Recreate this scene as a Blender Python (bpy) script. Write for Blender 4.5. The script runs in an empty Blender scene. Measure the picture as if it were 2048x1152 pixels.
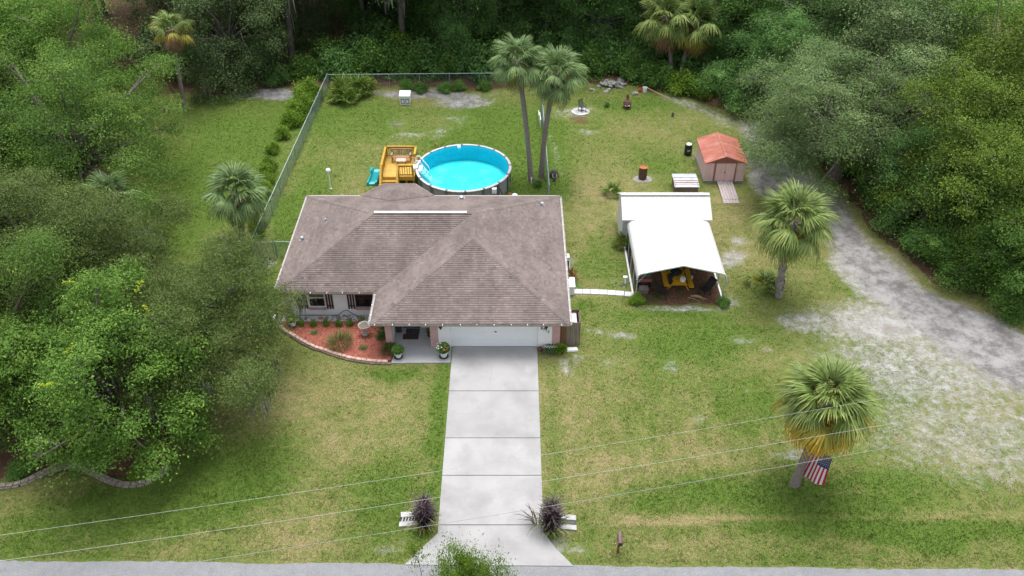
import bpy, math, random
import numpy as np
from mathutils import Vector, Matrix, Euler
PI = math.pi
R = math.radians
scene = bpy.context.scene
col = scene.collection

# ------------------------------------------------------------------ camera, sky, sun, exposure
cam_data = bpy.data.cameras.new('camera')
cam_data.sensor_width = 36.0
cam_data.lens = 36.0 * 1780 / 2048
cam_data.clip_start = 0.5
cam_data.clip_end = 600
cam = bpy.data.objects.new('camera', cam_data)
cam.location = (0, 0, 33.5)
cam.rotation_euler = (R(52.5), 0, 0)
col.objects.link(cam)
scene.camera = cam

SUN_EL, SUN_AZ = 76.0, 8.0         # azimuth measured clockwise from +Y (behind the house)
world = bpy.data.worlds.new('World')
scene.world = world
world.use_nodes = True
wn = world.node_tree
bg = wn.nodes['Background']
sky = wn.nodes.new('ShaderNodeTexSky')
sky.sky_type = 'NISHITA'
sky.sun_disc = False
sky.sun_elevation = R(SUN_EL)
sky.sun_rotation = R(SUN_AZ)
sky.air_density = 1.0
sky.dust_density = 4.0
sky.ozone_density = 1.0
hs = wn.nodes.new('ShaderNodeHueSaturation')   # a cloud layer: the sky's blue mostly greyed out
hs.inputs['Saturation'].default_value = 0.32
wn.links.new(sky.outputs[0], hs.inputs['Color'])
wn.links.new(hs.outputs[0], bg.inputs['Color'])
bg.inputs['Strength'].default_value = 0.15

sd = bpy.data.lights.new('sun', 'SUN')
sd.energy = 1.0
sd.angle = R(34)
sd.color = (1.0, 0.97, 0.92)
sun = bpy.data.objects.new('sun', sd)
a, e = R(SUN_AZ), R(SUN_EL)
d = Vector((math.sin(a) * math.cos(e), math.cos(a) * math.cos(e), math.sin(e)))
sun.rotation_euler = d.to_track_quat('Z', 'Y').to_euler()
sun.location = (0, 40, 80)
col.objects.link(sun)

scene.view_settings.view_transform = 'Standard'
scene.view_settings.look = 'None'
scene.view_settings.gamma = 1
scene.view_settings.use_curve_mapping = False
scene.view_settings.exposure = 1.12
scene.cycles.max_bounces = 6
scene.cycles.diffuse_bounces = 3
scene.cycles.transparent_max_bounces = 8
scene.cycles.use_denoising = True

# ------------------------------------------------------------------ materials
MAT = {}
def new_mat(name):
    m = bpy.data.materials.new(name); m.use_nodes = True
    nt = m.node_tree
    return m, nt, nt.nodes, nt.links, nt.nodes['Principled BSDF']

def mat(name, c, rough=0.7, var=0.12, scale=3.0, bump=0.0, bscale=30.0, spec=0.3, metal=0.0, dirt=None, dscale=1.2, damt=0.5, stretch=None):
    """flat paint/wood/stone with noise mottling, an optional patchy colour for stains and painted reflections and fine relief"""
    if name in MAT: return MAT[name]
    m, nt, N, L, b = new_mat(name)
    b.inputs['Roughness'].default_value = rough
    b.inputs['Specular IOR Level'].default_value = spec
    b.inputs['Metallic'].default_value = metal
    geo = N.new('ShaderNodeNewGeometry')
    vec = geo.outputs['Position']
    if stretch:
        mp = N.new('ShaderNodeMapping'); mp.inputs['Scale'].default_value = stretch
        L.new(vec, mp.inputs['Vector']); vec = mp.outputs[0]
    n = N.new('ShaderNodeTexNoise'); n.inputs['Scale'].default_value = scale; n.inputs['Detail'].default_value = 5
    L.new(vec, n.inputs['Vector'])
    mr = N.new('ShaderNodeMapRange'); mr.inputs[1].default_value = 0.3; mr.inputs[2].default_value = 0.7
    mr.inputs[3].default_value = 1 - var; mr.inputs[4].default_value = 1 + var
    L.new(n.outputs['Fac'], mr.inputs[0])
    oi = N.new('ShaderNodeObjectInfo')
    m2 = N.new('ShaderNodeMapRange'); m2.inputs[3].default_value = 1 - var * 0.6; m2.inputs[4].default_value = 1 + var * 0.6
    L.new(oi.outputs['Random'], m2.inputs[0])
    mu = N.new('ShaderNodeMath'); mu.operation = 'MULTIPLY'
    L.new(mr.outputs[0], mu.inputs[0]); L.new(m2.outputs[0], mu.inputs[1])
    sc = N.new('ShaderNodeVectorMath'); sc.operation = 'SCALE'
    sc.inputs[0].default_value = c[:3]
    L.new(mu.outputs[0], sc.inputs['Scale'])
    out = sc.outputs[0]
    if dirt:
        n2 = N.new('ShaderNodeTexNoise'); n2.inputs['Scale'].default_value = dscale; n2.inputs['Detail'].default_value = 7
        n2.inputs['Roughness'].default_value = 0.65
        L.new(vec, n2.inputs['Vector'])
        r2 = N.new('ShaderNodeMapRange'); r2.inputs[1].default_value = 0.48; r2.inputs[2].default_value = 0.72
        r2.inputs[3].default_value = 0; r2.inputs[4].default_value = damt
        L.new(n2.outputs['Fac'], r2.inputs[0])
        mx = N.new('ShaderNodeMix'); mx.data_type = 'RGBA'
        L.new(r2.outputs[0], mx.inputs[0]); L.new(out, mx.inputs[6]); mx.inputs[7].default_value = (*dirt, 1)
        out = mx.outputs[2]
    L.new(out, b.inputs['Base Color'])
    if bump:
        n3 = N.new('ShaderNodeTexNoise'); n3.inputs['Scale'].default_value = bscale; n3.inputs['Detail'].default_value = 4
        L.new(vec, n3.inputs['Vector'])
        bp = N.new('ShaderNodeBump'); bp.inputs['Strength'].default_value = bump; bp.inputs['Distance'].default_value = 0.03
        L.new(n3.outputs['Fac'], bp.inputs['Height']); L.new(bp.outputs[0], b.inputs['Normal'])
    MAT[name] = m
    return m

def ramp_mat(name, cols, rough=0.6, spec=0.25, trans=0.0, hue=0.0, rnd=0.15, stain=0.0):
    """colour chosen by the per-face 'tint' attribute (each leaf, each shingle its own shade)"""
    if name in MAT: return MAT[name]
    m, nt, N, L, b = new_mat(name)
    at = N.new('ShaderNodeAttribute'); at.attribute_name = 'tint'
    cr = N.new('ShaderNodeValToRGB')
    cr.color_ramp.elements[0].position = 0; cr.color_ramp.elements[0].color = (*cols[0], 1)
    cr.color_ramp.elements[1].position = 1; cr.color_ramp.elements[1].color = (*cols[-1], 1)
    for i, c in enumerate(cols[1:-1]):
        el = cr.color_ramp.elements.new((i + 1) / (len(cols) - 1)); el.color = (*c, 1)
    L.new(at.outputs['Fac'], cr.inputs[0])
    oi = N.new('ShaderNodeObjectInfo')
    mr = N.new('ShaderNodeMapRange'); mr.inputs[3].default_value = 1 - rnd; mr.inputs[4].default_value = 1 + rnd
    L.new(oi.outputs['Random'], mr.inputs[0])
    sc = N.new('ShaderNodeVectorMath'); sc.operation = 'SCALE'
    L.new(cr.outputs[0], sc.inputs[0]); L.new(mr.outputs[0], sc.inputs['Scale'])
    if stain:        # algae streaks and faded areas running down the slope
        geo = N.new('ShaderNodeNewGeometry'); mp = N.new('ShaderNodeMapping'); mp.inputs['Scale'].default_value = (1, .4, .4); L.new(geo.outputs['Position'], mp.inputs[0])
        n = N.new('ShaderNodeTexNoise'); n.inputs['Scale'].default_value = .75; n.inputs['Detail'].default_value = 6; n.inputs['Roughness'].default_value = .62; L.new(mp.outputs[0], n.inputs['Vector'])
        r2 = N.new('ShaderNodeMapRange'); r2.inputs[1].default_value = .36; r2.inputs[2].default_value = .62; r2.inputs[3].default_value = 1 - stain; r2.inputs[4].default_value = 1 + stain*.35
        L.new(n.outputs['Fac'], r2.inputs[0])
        mu = N.new('ShaderNodeMath'); mu.operation = 'MULTIPLY'; L.new(mr.outputs[0], mu.inputs[0]); L.new(r2.outputs[0], mu.inputs[1]); L.new(mu.outputs[0], sc.inputs['Scale'])
    L.new(sc.outputs[0], b.inputs['Base Color'])
    b.inputs['Roughness'].default_value = rough
    b.inputs['Specular IOR Level'].default_value = spec
    if trans:
        t = N.new('ShaderNodeBsdfTranslucent'); L.new(sc.outputs[0], t.inputs['Color'])
        mx = N.new('ShaderNodeMixShader'); mx.inputs[0].default_value = trans
        L.new(b.outputs[0], mx.inputs[1]); L.new(t.outputs[0], mx.inputs[2])
        L.new(mx.outputs[0], N['Material Output'].inputs['Surface'])
    MAT[name] = m
    return m

# ------------------------------------------------------------------ mesh builder and object helpers
class MB:
    def __init__(s): s.v = []; s.f = []; s.t = []
    def add(s, vs, fs, t=None):
        n = len(s.v); s.v += [tuple(p) for p in vs]
        s.f += [tuple(i + n for i in q) for q in fs]
        s.t += [0.5 if t is None else t] * len(fs)
        return s
    def box(s, x0, x1, y0, y1, z0, z1, t=None):
        vs = [(x0,y0,z0),(x1,y0,z0),(x1,y1,z0),(x0,y1,z0),(x0,y0,z1),(x1,y0,z1),(x1,y1,z1),(x0,y1,z1)]
        return s.add(vs, [(3,2,1,0),(4,5,6,7),(0,1,5,4),(1,2,6,5),(2,3,7,6),(3,0,4,7)], t)
    def bar(s, p0, p1, w, h, up=(0,0,1), t=None):
        """a straight board from p0 to p1, w wide and h deep"""
        p0, p1 = Vector(p0), Vector(p1); d = (p1 - p0).normalized(); u = Vector(up)
        if abs(d.dot(u)) > 0.99: u = Vector((0,1,0))
        sx = d.cross(u).normalized() * w / 2; sz = sx.cross(d).normalized() * h / 2
        vs = []
        for p in (p0, p1): vs += [p - sx - sz, p + sx - sz, p + sx + sz, p - sx + sz]
        return s.add(vs, [(0,1,2,3),(7,6,5,4),(0,4,5,1),(1,5,6,2),(2,6,7,3),(3,7,4,0)], t)
    def tube(s, pts, rs, n=8, cap=True, t=None):
        pts = [Vector(p) for p in pts]
        if not isinstance(rs, (list, tuple)): rs = [rs] * len(pts)
        base = len(s.v); nf0 = len(s.f)
        ref = None
        for i, p in enumerate(pts):
            d = (pts[min(i+1, len(pts)-1)] - pts[max(i-1, 0)]).normalized()
            if ref is None:
                ref = Vector((1,0,0)) if abs(d.x) < 0.9 else Vector((0,1,0))
            u = (ref - d * ref.dot(d)).normalized(); w = d.cross(u); ref = u
            for k in range(n):
                a = 2 * PI * k / n
                s.v.append(tuple(p + (u * math.cos(a) + w * math.sin(a)) * rs[i]))
        for i in range(len(pts) - 1):
            for k in range(n):
                a, b2 = base + i*n + k, base + i*n + (k+1) % n
                s.f.append((a, b2, b2 + n, a + n))
        if cap:
            s.f.append(tuple(base + k for k in reversed(range(n))))
            s.f.append(tuple(base + (len(pts)-1)*n + k for k in range(n)))
        s.t += [0.5 if t is None else t] * (len(s.f) - nf0)
        return s
    def lathe(s, prof, c=(0,0,0), n=16, t=None):
        base = len(s.v); nf0 = len(s.f)
        for r, z in prof:
            for k in range(n):
                a = 2*PI*k/n; s.v.append((c[0] + r*math.cos(a), c[1] + r*math.sin(a), c[2] + z))
        for i in range(len(prof)-1):
            for k in range(n):
                a, b2 = base + i*n + k, base + i*n + (k+1) % n
                s.f.append((a, b2, b2+n, a+n))
        if prof[0][0] > 1e-4: s.f.append(tuple(base + k for k in reversed(range(n))))
        if prof[-1][0] > 1e-4: s.f.append(tuple(base + (len(prof)-1)*n + k for k in range(n)))
        s.t += [0.5 if t is None else t] * (len(s.f) - nf0)
        return s
    def prism(s, poly, z0, z1, t=None):
        n = len(poly)
        vs = [(x, y, z0) for x, y in poly] + [(x, y, z1) for x, y in poly]
        fs = [tuple(reversed(range(n))), tuple(range(n, 2*n))] + [(i, (i+1) % n, n + (i+1) % n, n + i) for i in range(n)]
        return s.add(vs, fs, t)
    def blob(s, c, r, seed=0, amp=0.2, n=8, m=5, t=None):
        rnd = random.Random(seed); base = len(s.v); nf0 = len(s.f)
        rx, ry, rz = r if isinstance(r, (list, tuple)) else (r, r, r)
        for i in range(m + 1):
            th = PI * i / m
            for k in range(n):
                a = 2*PI*k/n; q = 1 + rnd.uniform(-amp, amp)
                s.v.append((c[0] + rx*q*math.sin(th)*math.cos(a), c[1] + ry*q*math.sin(th)*math.sin(a), c[2] + rz*q*math.cos(th)))
        for i in range(m):
            for k in range(n):
                a, b2 = base + i*n + k, base + i*n + (k+1) % n
                s.f.append((a, a+n, b2+n, b2))
        s.t += [0.5 if t is None else t] * (len(s.f) - nf0)
        return s
    def mesh(s, name, off=(0,0,0), smooth=False):
        me = bpy.data.meshes.new(name)
        if off != (0,0,0): s.v = [(x-off[0], y-off[1], z-off[2]) for x, y, z in s.v]
        me.from_pydata(s.v, [], s.f); me.update()
        if len(set(s.t)) > 1:
            at = me.attributes.new('tint', 'FLOAT', 'FACE'); at.data.foreach_set('value', s.t)
        if smooth: me.polygons.foreach_set('use_smooth', [True] * len(me.polygons))
        return me
    def build(s, name, m, parent=None, smooth=False, kind=None):
        off = ORIGIN.get(parent.name, (0,0,0)) if parent else (0,0,0)
        me = s.mesh(name, off, smooth)
        if m: me.materials.append(m)
        o = link(name, me, parent)
        if kind: o['kind'] = kind
        return o

ORIGIN = {}
def link(name, data, parent=None, loc=None, rot=None, sc=None):
    o = bpy.data.objects.new(name, data); col.objects.link(o)
    if parent:
        o.parent = parent; ORIGIN[o.name] = ORIGIN.get(parent.name, (0,0,0))
    if loc is not None: o.location = loc
    if rot is not None: o.rotation_euler = rot
    if sc is not None: o.scale = sc
    return o
def tag(o, label, cat, group=None):
    o['label'] = label; o['category'] = cat
    if group: o['group'] = group
    return o
def thing(name, label, cat, loc=(0,0,0), group=None):
    o = link(name, None); o.location = loc; ORIGIN[o.name] = tuple(loc); o.empty_display_size = 0.3
    return tag(o, label, cat, group)
def piece(name, me, parent, world_loc, rz=0, sc=None, rot=None):
    """one copy of a shared mesh placed under a thing, given in world coordinates"""
    off = ORIGIN.get(parent.name, (0,0,0))
    return link(name, me, parent, [world_loc[i] - off[i] for i in range(3)], rot or (0,0,rz), sc)
def box_mesh(name, sx, sy, sz, m, bevel=0.0):
    """a box centred in x,y with its foot at z=0, optionally with chamfered top edges"""
    b = MB(); x, y, c = sx/2, sy/2, bevel
    if not c: b.box(-x, x, -y, y, 0, sz)
    else:
        vs = []
        for q, z in ((0, 0), (0, sz-c), (c, sz)):
            vs += [(-x+q,-y+q,z),(x-q,-y+q,z),(x-q,y-q,z),(-x+q,y-q,z)]
        fs = [(3,2,1,0),(8,9,10,11)]
        for i in (0, 4): fs += [(i+k, i+(k+1)%4, i+4+(k+1)%4, i+4+k) for k in range(4)]
        b.add(vs, fs)
    me = b.mesh(name)
    if m: me.materials.append(m)
    return me
def struct(o): o['kind'] = 'structure'; return o
# ------------------------------------------------------------------ ground: lawn, dirt track, forest floor
def vnoise(X, Y, s, seed):
    """smooth value noise on a grid"""
    rs = np.random.RandomState(seed); T = rs.rand(256, 256)
    x, y = X / s + 1000, Y / s + 1000
    xi, yi = np.floor(x).astype(int), np.floor(y).astype(int)
    fx, fy = x - xi, y - yi
    fx = fx*fx*(3-2*fx); fy = fy*fy*(3-2*fy)
    g = lambda a, b: T[a % 256, b % 256]
    return (g(xi,yi)*(1-fx) + g(xi+1,yi)*fx)*(1-fy) + (g(xi,yi+1)*(1-fx) + g(xi+1,yi+1)*fx)*fy
def sstep(a, b, x):
    t = np.clip((x-a)/(b-a), 0, 1); return t*t*(3-2*t)
def pdist(X, Y, pts):
    D = np.full(X.shape, 1e9)
    for (x0,y0),(x1,y1) in zip(pts[:-1], pts[1:]):
        dx, dy = x1-x0, y1-y0; t = np.clip(((X-x0)*dx + (Y-y0)*dy)/(dx*dx+dy*dy+1e-9), 0, 1)
        D = np.minimum(D, np.hypot(X-x0-t*dx, Y-y0-t*dy))
    return D
def blob(X, Y, cx, cy, rx, ry, soft=0.5):
    d = np.hypot((X-cx)/rx, (Y-cy)/ry)
    return 1 - sstep(1-soft, 1+soft, d)

xs = np.arange(-60, 60.01, 0.3); ys = np.arange(10, 112.01, 0.3)
GX, GY = np.meshgrid(xs, ys)
w1 = vnoise(GX, GY, 3.1, 1) - 0.5; w2 = vnoise(GX, GY, 1.1, 2) - 0.5; w3 = vnoise(GX, GY, 7.0, 3) - 0.5
WX, WY = GX + w1*1.2 + w2*0.5, GY + (vnoise(GX, GY, 3.1, 7)-0.5)*1.2 + w2*0.5
# the lane on the right: a worn wheel track from the back corner down to the road side
lane = [(19.6,65.0),(21.0,62.0),(20.9,57.5),(21.9,52),(22.6,47.5),(24.0,43),(26.3,39),(29.5,36.2),(36,32)]
dl = pdist(WX, WY, lane)
gravel = 1 - sstep(0.2, 2.9, dl - np.clip((45-GY)*.16, 0, 1.6)*np.clip((GX-20)*.3,0,1))
gravel = np.maximum(gravel, blob(WX, WY, 19.4, 57.5, 2.0, 4.0)*0.9)
gravel = np.maximum(gravel, .55*(1 - sstep(0.3, 1.5, pdist(WX, WY, [(13.5,70.3),(16,68),(18.5,66)]))))*0.85
gravel = np.maximum(gravel, 0.85*blob(WX, WY, -20.6, 71.0, 3.2, 1.3))
gravel = np.maximum(gravel, 0.7*blob(WX, WY, -7.0, 71.0, 5.5, 1.0)); gravel = np.maximum(gravel, 0.7*blob(WX, WY, -4.0, 69.6, 3.0, 1.4))
# pale sand: the thin-grass fan in front of the lane, and scattered bare spots
sand = 0.80*blob(WX, WY, 22.3, 40.4, 5.4, 2.6, 0.8)
sand = np.maximum(sand, 0.66*blob(WX, WY, 23.0, 36.5, 7.0, 4.5, 0.75)); sand = np.maximum(sand, 0.58*blob(WX, WY, 23.5, 31.5, 6.8, 4.8, 0.75))
sand = np.maximum(sand, 0.66*(1 - sstep(0.3, 2.2, pdist(WX, WY, [(17.0,40.6),(20.5,41.2),(24,40.2),(28,36.2),(34,32)]))))
sand = np.maximum(sand, 0.78*(1 - sstep(0.5, 2.8, pdist(WX, WY, [(22.0,46),(23.0,43.2),(25.5,39.6),(28.6,36.4),(35,31.5)]))))
for x, y, rx, ry, q in [(5.0,39.3,.5,.35,.7),(6.4,39.3,.8,.4,.75),(3.3,36.1,.5,.5,.75),(4.0,36.6,.3,.4,.65),(5.6,37.0,.8,.5,.5),(8.9,37.0,.5,.5,.65),(13.5,38.8,.7,.5,.7),(14.5,38.0,.4,.3,.65),
      (9.4,32.4,.6,.4,.7),(13.2,34.2,.3,.3,.6),(14.0,30.1,1.2,.3,.7),(2.4,25.0,.7,.5,.65),(3.3,25.0,.5,.4,.6),(-5.3,24.9,.9,.5,.55),(14.0,46.8,1.0,1.0,.8),(15.0,48.5,.7,.7,.75),
      (4.0,46.5,.6,.4,.7),(5.0,67.6,2.2,1.3,.6),(6.2,64.5,1.0,.6,.65),(-9.3,66.0,.9,1.0,.55),(-8.3,63.8,1.4,.6,.65),(-6.0,64.0,.8,1.2,.6),(-5.0,66.5,1.4,.9,.55),(-3.7,61.0,1.6,.5,.45),
      (15.0,60.4,1.6,.6,.75),(9.6,56.9,.7,.35,.9),(3.2,60.5,.35,4.0,.55),(-16.2,46.4,.8,1.0,.85),(-16.2,52,.25,5.0,.5),(-15.9,62,.25,9,.45),(3.0,37.4,.5,.3,.6),(2.0,37.4,.6,.22,.65),
      (18,61,1.6,2.2,.5),(17,66,1.5,1,.5),(12,64.5,.8,.4,.5),(8.0,42.2,.8,.4,.55),(10.3,41.7,2.6,.35,.8),(13.3,42.6,.7,.9,.75),(-12.3,54.5,.8,.4,.45),(-11,57.8,1.4,.9,.4),(6.2,44.7,.7,.3,.55),(7.4,52.5,1.4,3,.36),(5.4,51,1.0,4,.34)]:
    sand = np.maximum(sand, q*.9*blob(WX, WY, x, y, rx*1.15, ry*1.15, 0.85))
# brown leaf litter: the forest floor, the front-left bed, the carport floor
fe = [(-60,70.4),(-24,70.6),(-18,72.6),(-14.5,72.4),(-2,71.7),(5,72.6),(10,72.8),(14,70.6),(18,67.6),(21.5,64.5),(23.4,59),(23.9,53),(24.9,48.0),(26.2,44.2),(29.6,41.2),(34,38.5),(60,30)]
ex = np.interp(WX, [p[0] for p in fe], [p[1] for p in fe])
litter = sstep(-0.4, 1.3, WY - ex)
litter = np.maximum(litter, sstep(-1.2, 1.2, np.minimum(-19.6 - GX, 41-GY) * 0.6) * sstep(27.5, 29.5, GY) * 0.9)
litter = np.maximum(litter, blob(GX, GY, -19.5, 31.5, 3.4, 3.0, .15) * sstep(28.2, 28.7, GY))
litter = np.maximum(litter, 0.45*blob(WX, WY, -9.4, 66.0, .9, 1.2)); litter = np.maximum(litter, 0.55*blob(WX, WY, 5.8, 66.5, 1.2, .8))
litter = np.maximum(litter, 0.8*blob(WX, WY, -19.0, 50, 1.0, 5)*0.5)
cp = sstep(-.3, .2, np.minimum(np.minimum(GX-7.5, 12.8-GX), np.minimum(GY-42.1, 48.5-GY)) + w2*.4)
litter = np.maximum(litter, 0.97*cp)
sand *= 1 - 0.8*cp
# greenness: lush behind the house and in stripes, straw-dry in front
lush = 0.50 + 0.36*w3 + 0.34*w1 + 0.2*w2
for x, y, rx, ry, q in [(-14.6,52,1.6,6,.55),(-13,66,3.5,4,.3),(-22,60,5.5,9,.3),(-2,64,4,4,.34),(-6,62,9,8,.30),(9,60,8,8,.12),(-22,60,5,9,.2),(2,60,1.6,8,.42),(2,55,2,2,.3),(11,38.6,4,1.6,.32),(9.5,41.2,3,.7,.38),(14,33,3,3,.2),(16,27.6,7,1.2,.42),(19,25.4,6,.8,.42),
      (14,25.6,5,.9,.3),(8,27.5,3,1,.3),(-3.75,32,.55,6,.5),(-8,38,1.5,.6,0),(-6.5,36.1,1.3,.5,.5),(-12,29.5,2.2,2.4,.32),(-16,27,3.5,3.5,.35),(-20,26,3,2,.25),(6,46,1.2,2.5,.3),(4.2,42,.8,.6,.4),(10,69,4,1.5,.35),(16,62,2.5,3,.25),(-6,28,1.6,2.5,.22),
      (1.9,30,.35,6,.2),(11.5,60,2,3,.15),(-10,34.5,2.2,1.5,.12)]:
    lush = lush + q*blob(WX, WY, x, y, rx, ry, 0.6)
for x, y, rx, ry, q in [(-9,33,3.4,3.4,.24),(-8,29.5,3,2,.3),(-10,26.5,3.5,1.4,.24),(4.5,34.5,2.5,4,.16),(6,52,2.6,6,.2),(8,62,3,3,.2),(-11,61,2.5,3,.2),(9,29.5,3,2,.15),(13.5,31.5,1.6,1.2,.22),(15,36.6,2,2.2,.15),(5,29,2.4,1.5,.2),(-14,24.8,6,.7,.25),(10,24.6,5,.5,.16)]:
    lush = lush - q*blob(WX, WY, x, y, rx, ry, 0.6)
for k in range(7): lush = lush + 0.03*np.sin((GX-2)*2*PI/1.25 + w1)*blob(GX, GY, 10, 30, 9, 7, .5)/3.5
rut = 1 - sstep(0.06, 0.32, np.abs(GY - 26.15 - 0.02*(GX-12) + w2*.15))
lush = lush - 0.5*rut*sstep(2.5, 6, GX)*(0.45 + vnoise(GX, GY, 2.0, 9)*.8)
rut2 = 1 - sstep(0.06, 0.3, np.abs(GY - 27.75 + w2*.2)); lush = lush - 0.28*rut2*sstep(14, 15, GX)*(1-sstep(19,20,GX))
keep = 1 - np.clip(gravel*1.2, 0, 1)
nx, ny = len(xs), len(ys)
ii = np.arange(nx*ny).reshape(ny, nx)
Q = np.stack([ii[:-1,:-1], ii[:-1,1:], ii[1:,1:], ii[1:,:-1]], -1).reshape(-1, 4)
fl, fg = litter.ravel()[Q].mean(1), gravel.ravel()[Q].mean(1)
inbed = (GX.ravel()[Q].mean(1) > -60)
# the outer skirt: coarse ground beyond the grid, out to the horizon
def ground_material():
    m, nt, N, L, b = new_mat('ground')
    geo = N.new('ShaderNodeNewGeometry'); P = geo.outputs['Position']
    def noise(sc, det=5, rough=.6, vec=P):
        n = N.new('ShaderNodeTexNoise'); n.inputs['Scale'].default_value = sc; n.inputs['Detail'].default_value = det; n.inputs['Roughness'].default_value = rough
        L.new(vec, n.inputs['Vector']); return n.outputs['Fac']
    def attr(nm):
        a = N.new('ShaderNodeAttribute'); a.attribute_name = nm; return a.outputs['Fac']
    def math_(op, a, b2, c=None):
        n = N.new('ShaderNodeMath'); n.operation = op
        for i, x in enumerate((a, b2, c)):
            if x is None: continue
            if isinstance(x, (int, float)): n.inputs[i].default_value = x
            else: L.new(x, n.inputs[i])
        return n.outputs[0]
    def rng(v, a, b2, c=0, d2=1):
        n = N.new('ShaderNodeMapRange'); n.interpolation_type = 'SMOOTHSTEP'
        for i, x in enumerate((v, a, b2, c, d2)):
            if isinstance(x, (int, float)): n.inputs[i].default_value = x
            else: L.new(x, n.inputs[i])
        return n.outputs[0]
    def mix(f, c1, c2):
        n = N.new('ShaderNodeMix'); n.data_type = 'RGBA'; L.new(f, n.inputs[0])
        for i, x in ((6, c1), (7, c2)):
            if isinstance(x, tuple): n.inputs[i].default_value = (*x, 1)
            else: L.new(x, n.inputs[i])
        return n.outputs[2]
    mp = N.new('ShaderNodeMapping'); mp.inputs['Rotation'].default_value = (0, 0, .5); mp.inputs['Scale'].default_value = (1, .45, 1); L.new(P, mp.inputs[0])
    fine = noise(7, 9, .82); blade = noise(16, 4, .8, mp.outputs[0]); mid = noise(1.6, 9, .74); big = noise(.5, 4)
    lushv = attr('lush')
    lv = math_('ADD', lushv, math_('MULTIPLY', math_('SUBTRACT', fine, .5), 2.6))
    lv = math_('ADD', lv, math_('MULTIPLY', math_('SUBTRACT', mid, .5), 1.7))
    straw = mix(rng(blade, .3, .7), (.21, .178, .080), (.335, .282, .140))
    yel = mix(rng(blade, .3, .7), (.122, .143, .036), (.210, .230, .076))
    grn = mix(rng(blade, .3, .7), (.060, .114, .017), (.136, .206, .038))
    c = mix(rng(lv, .02, .42), straw, yel)
    c = mix(rng(lv, .42, .85), c, grn)
    # worn soil and sand between the tufts
    def ragged(nm, *terms):      # a mask whose edge is broken up by noise, without noise where the mask is zero
        a = attr(nm); k = rng(a, .0, .3); v = a
        for nz, amp in terms: v = math_('ADD', v, math_('MULTIPLY', k, math_('MULTIPLY', math_('SUBTRACT', nz, .5), amp)))
        return v
    sn = ragged('sand', (noise(2.2, 9, .78), 1.5), (fine, 1.0))
    sandc = mix(rng(noise(1.3, 6, .7), .35, .65), (.285, .268, .25), (.44, .432, .425))
    c = mix(rng(sn, .36, .86), c, sandc)
    gv = ragged('gravel', (noise(2.4, 9, .8), 2.0), (fine, .9))
    gravc = mix(rng(noise(.9, 7, .75), .36, .62), (.165, .158, .152), (.36, .35, .345))
    c = mix(rng(gv, .26, .74), c, gravc)
    lt = math_('ADD', attr('litter'), math_('MULTIPLY', math_('SUBTRACT', noise(2.8, 7, .7), .5), .7))
    litc = mix(rng(noise(5.5, 7, .8), .3, .7), (.065, .038, .024), (.205, .115, .075))
    litc = mix(rng(noise(.55, 6, .65), .52, .66), litc, (.050, .075, .018))
    c = mix(rng(lt, .35, .65), c, litc)
    # scattered straw bits / bare specks
    sp = noise(6.5, 3, .5); c2 = mix(rng(math_('ADD', sp, math_('MULTIPLY', math_('SUBTRACT', .5, lushv), .08)), .69, .78), c, (.27, .235, .14))
    L.new(c2, b.inputs['Base Color'])
    b.inputs['Roughness'].default_value = .95; b.inputs['Specular IOR Level'].default_value = .1
    h = math_('ADD', blade, fine)
    bp = N.new('ShaderNodeBump'); bp.inputs['Strength'].default_value = .9; bp.inputs['Distance'].default_value = .09
    L.new(h, bp.inputs['Height']); L.new(bp.outputs[0], b.inputs['Normal'])
    return m
GROUND = ground_material()
HZ = (w1*.05 + w2*.03)
def ground_part(name, sel):
    q = Q[sel]; used, inv = np.unique(q.ravel(), return_inverse=True)
    V = np.stack([GX.ravel()[used], GY.ravel()[used], np.zeros(len(used))], 1)
    me = bpy.data.meshes.new(name); me.from_pydata(V.tolist(), [], inv.reshape(-1, 4).tolist()); me.update()
    for an, arr in (('lush', lush), ('sand', sand), ('gravel', gravel), ('litter', litter)):
        at = me.attributes.new(an, 'FLOAT', 'POINT'); at.data.foreach_set('value', arr.ravel()[used].astype(np.float32))
    me.materials.append(GROUND)
    return struct(link(name, me))
isf = fl > 0.5; isg = (fg > 0.5) & ~isf
ground_part('lawn', ~isf & ~isg)
ground_part('dirt_track', isg)
ff = ground_part('forest_floor', isf)
sk = MB(); B = 420
sk.add([(-B,-B,-.004),(B,-B,-.004),(B,10,-.004),(-B,10,-.004)], [(0,1,2,3)])
sk.add([(-B,112,-.004),(B,112,-.004),(B,B,-.004),(-B,B,-.004)], [(0,1,2,3)])
sk.add([(-B,10,-.004),(-60,10,-.004),(-60,112,-.004),(-B,112,-.004)], [(0,1,2,3)])
sk.add([(60,10,-.004),(B,10,-.004),(B,112,-.004),(60,112,-.004)], [(0,1,2,3)])
o = struct(sk.build('outer_ground', GROUND))
at = o.data.attributes.new('litter', 'FLOAT', 'POINT'); at.data.foreach_set('value', [0.9]*len(o.data.vertices))

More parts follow.
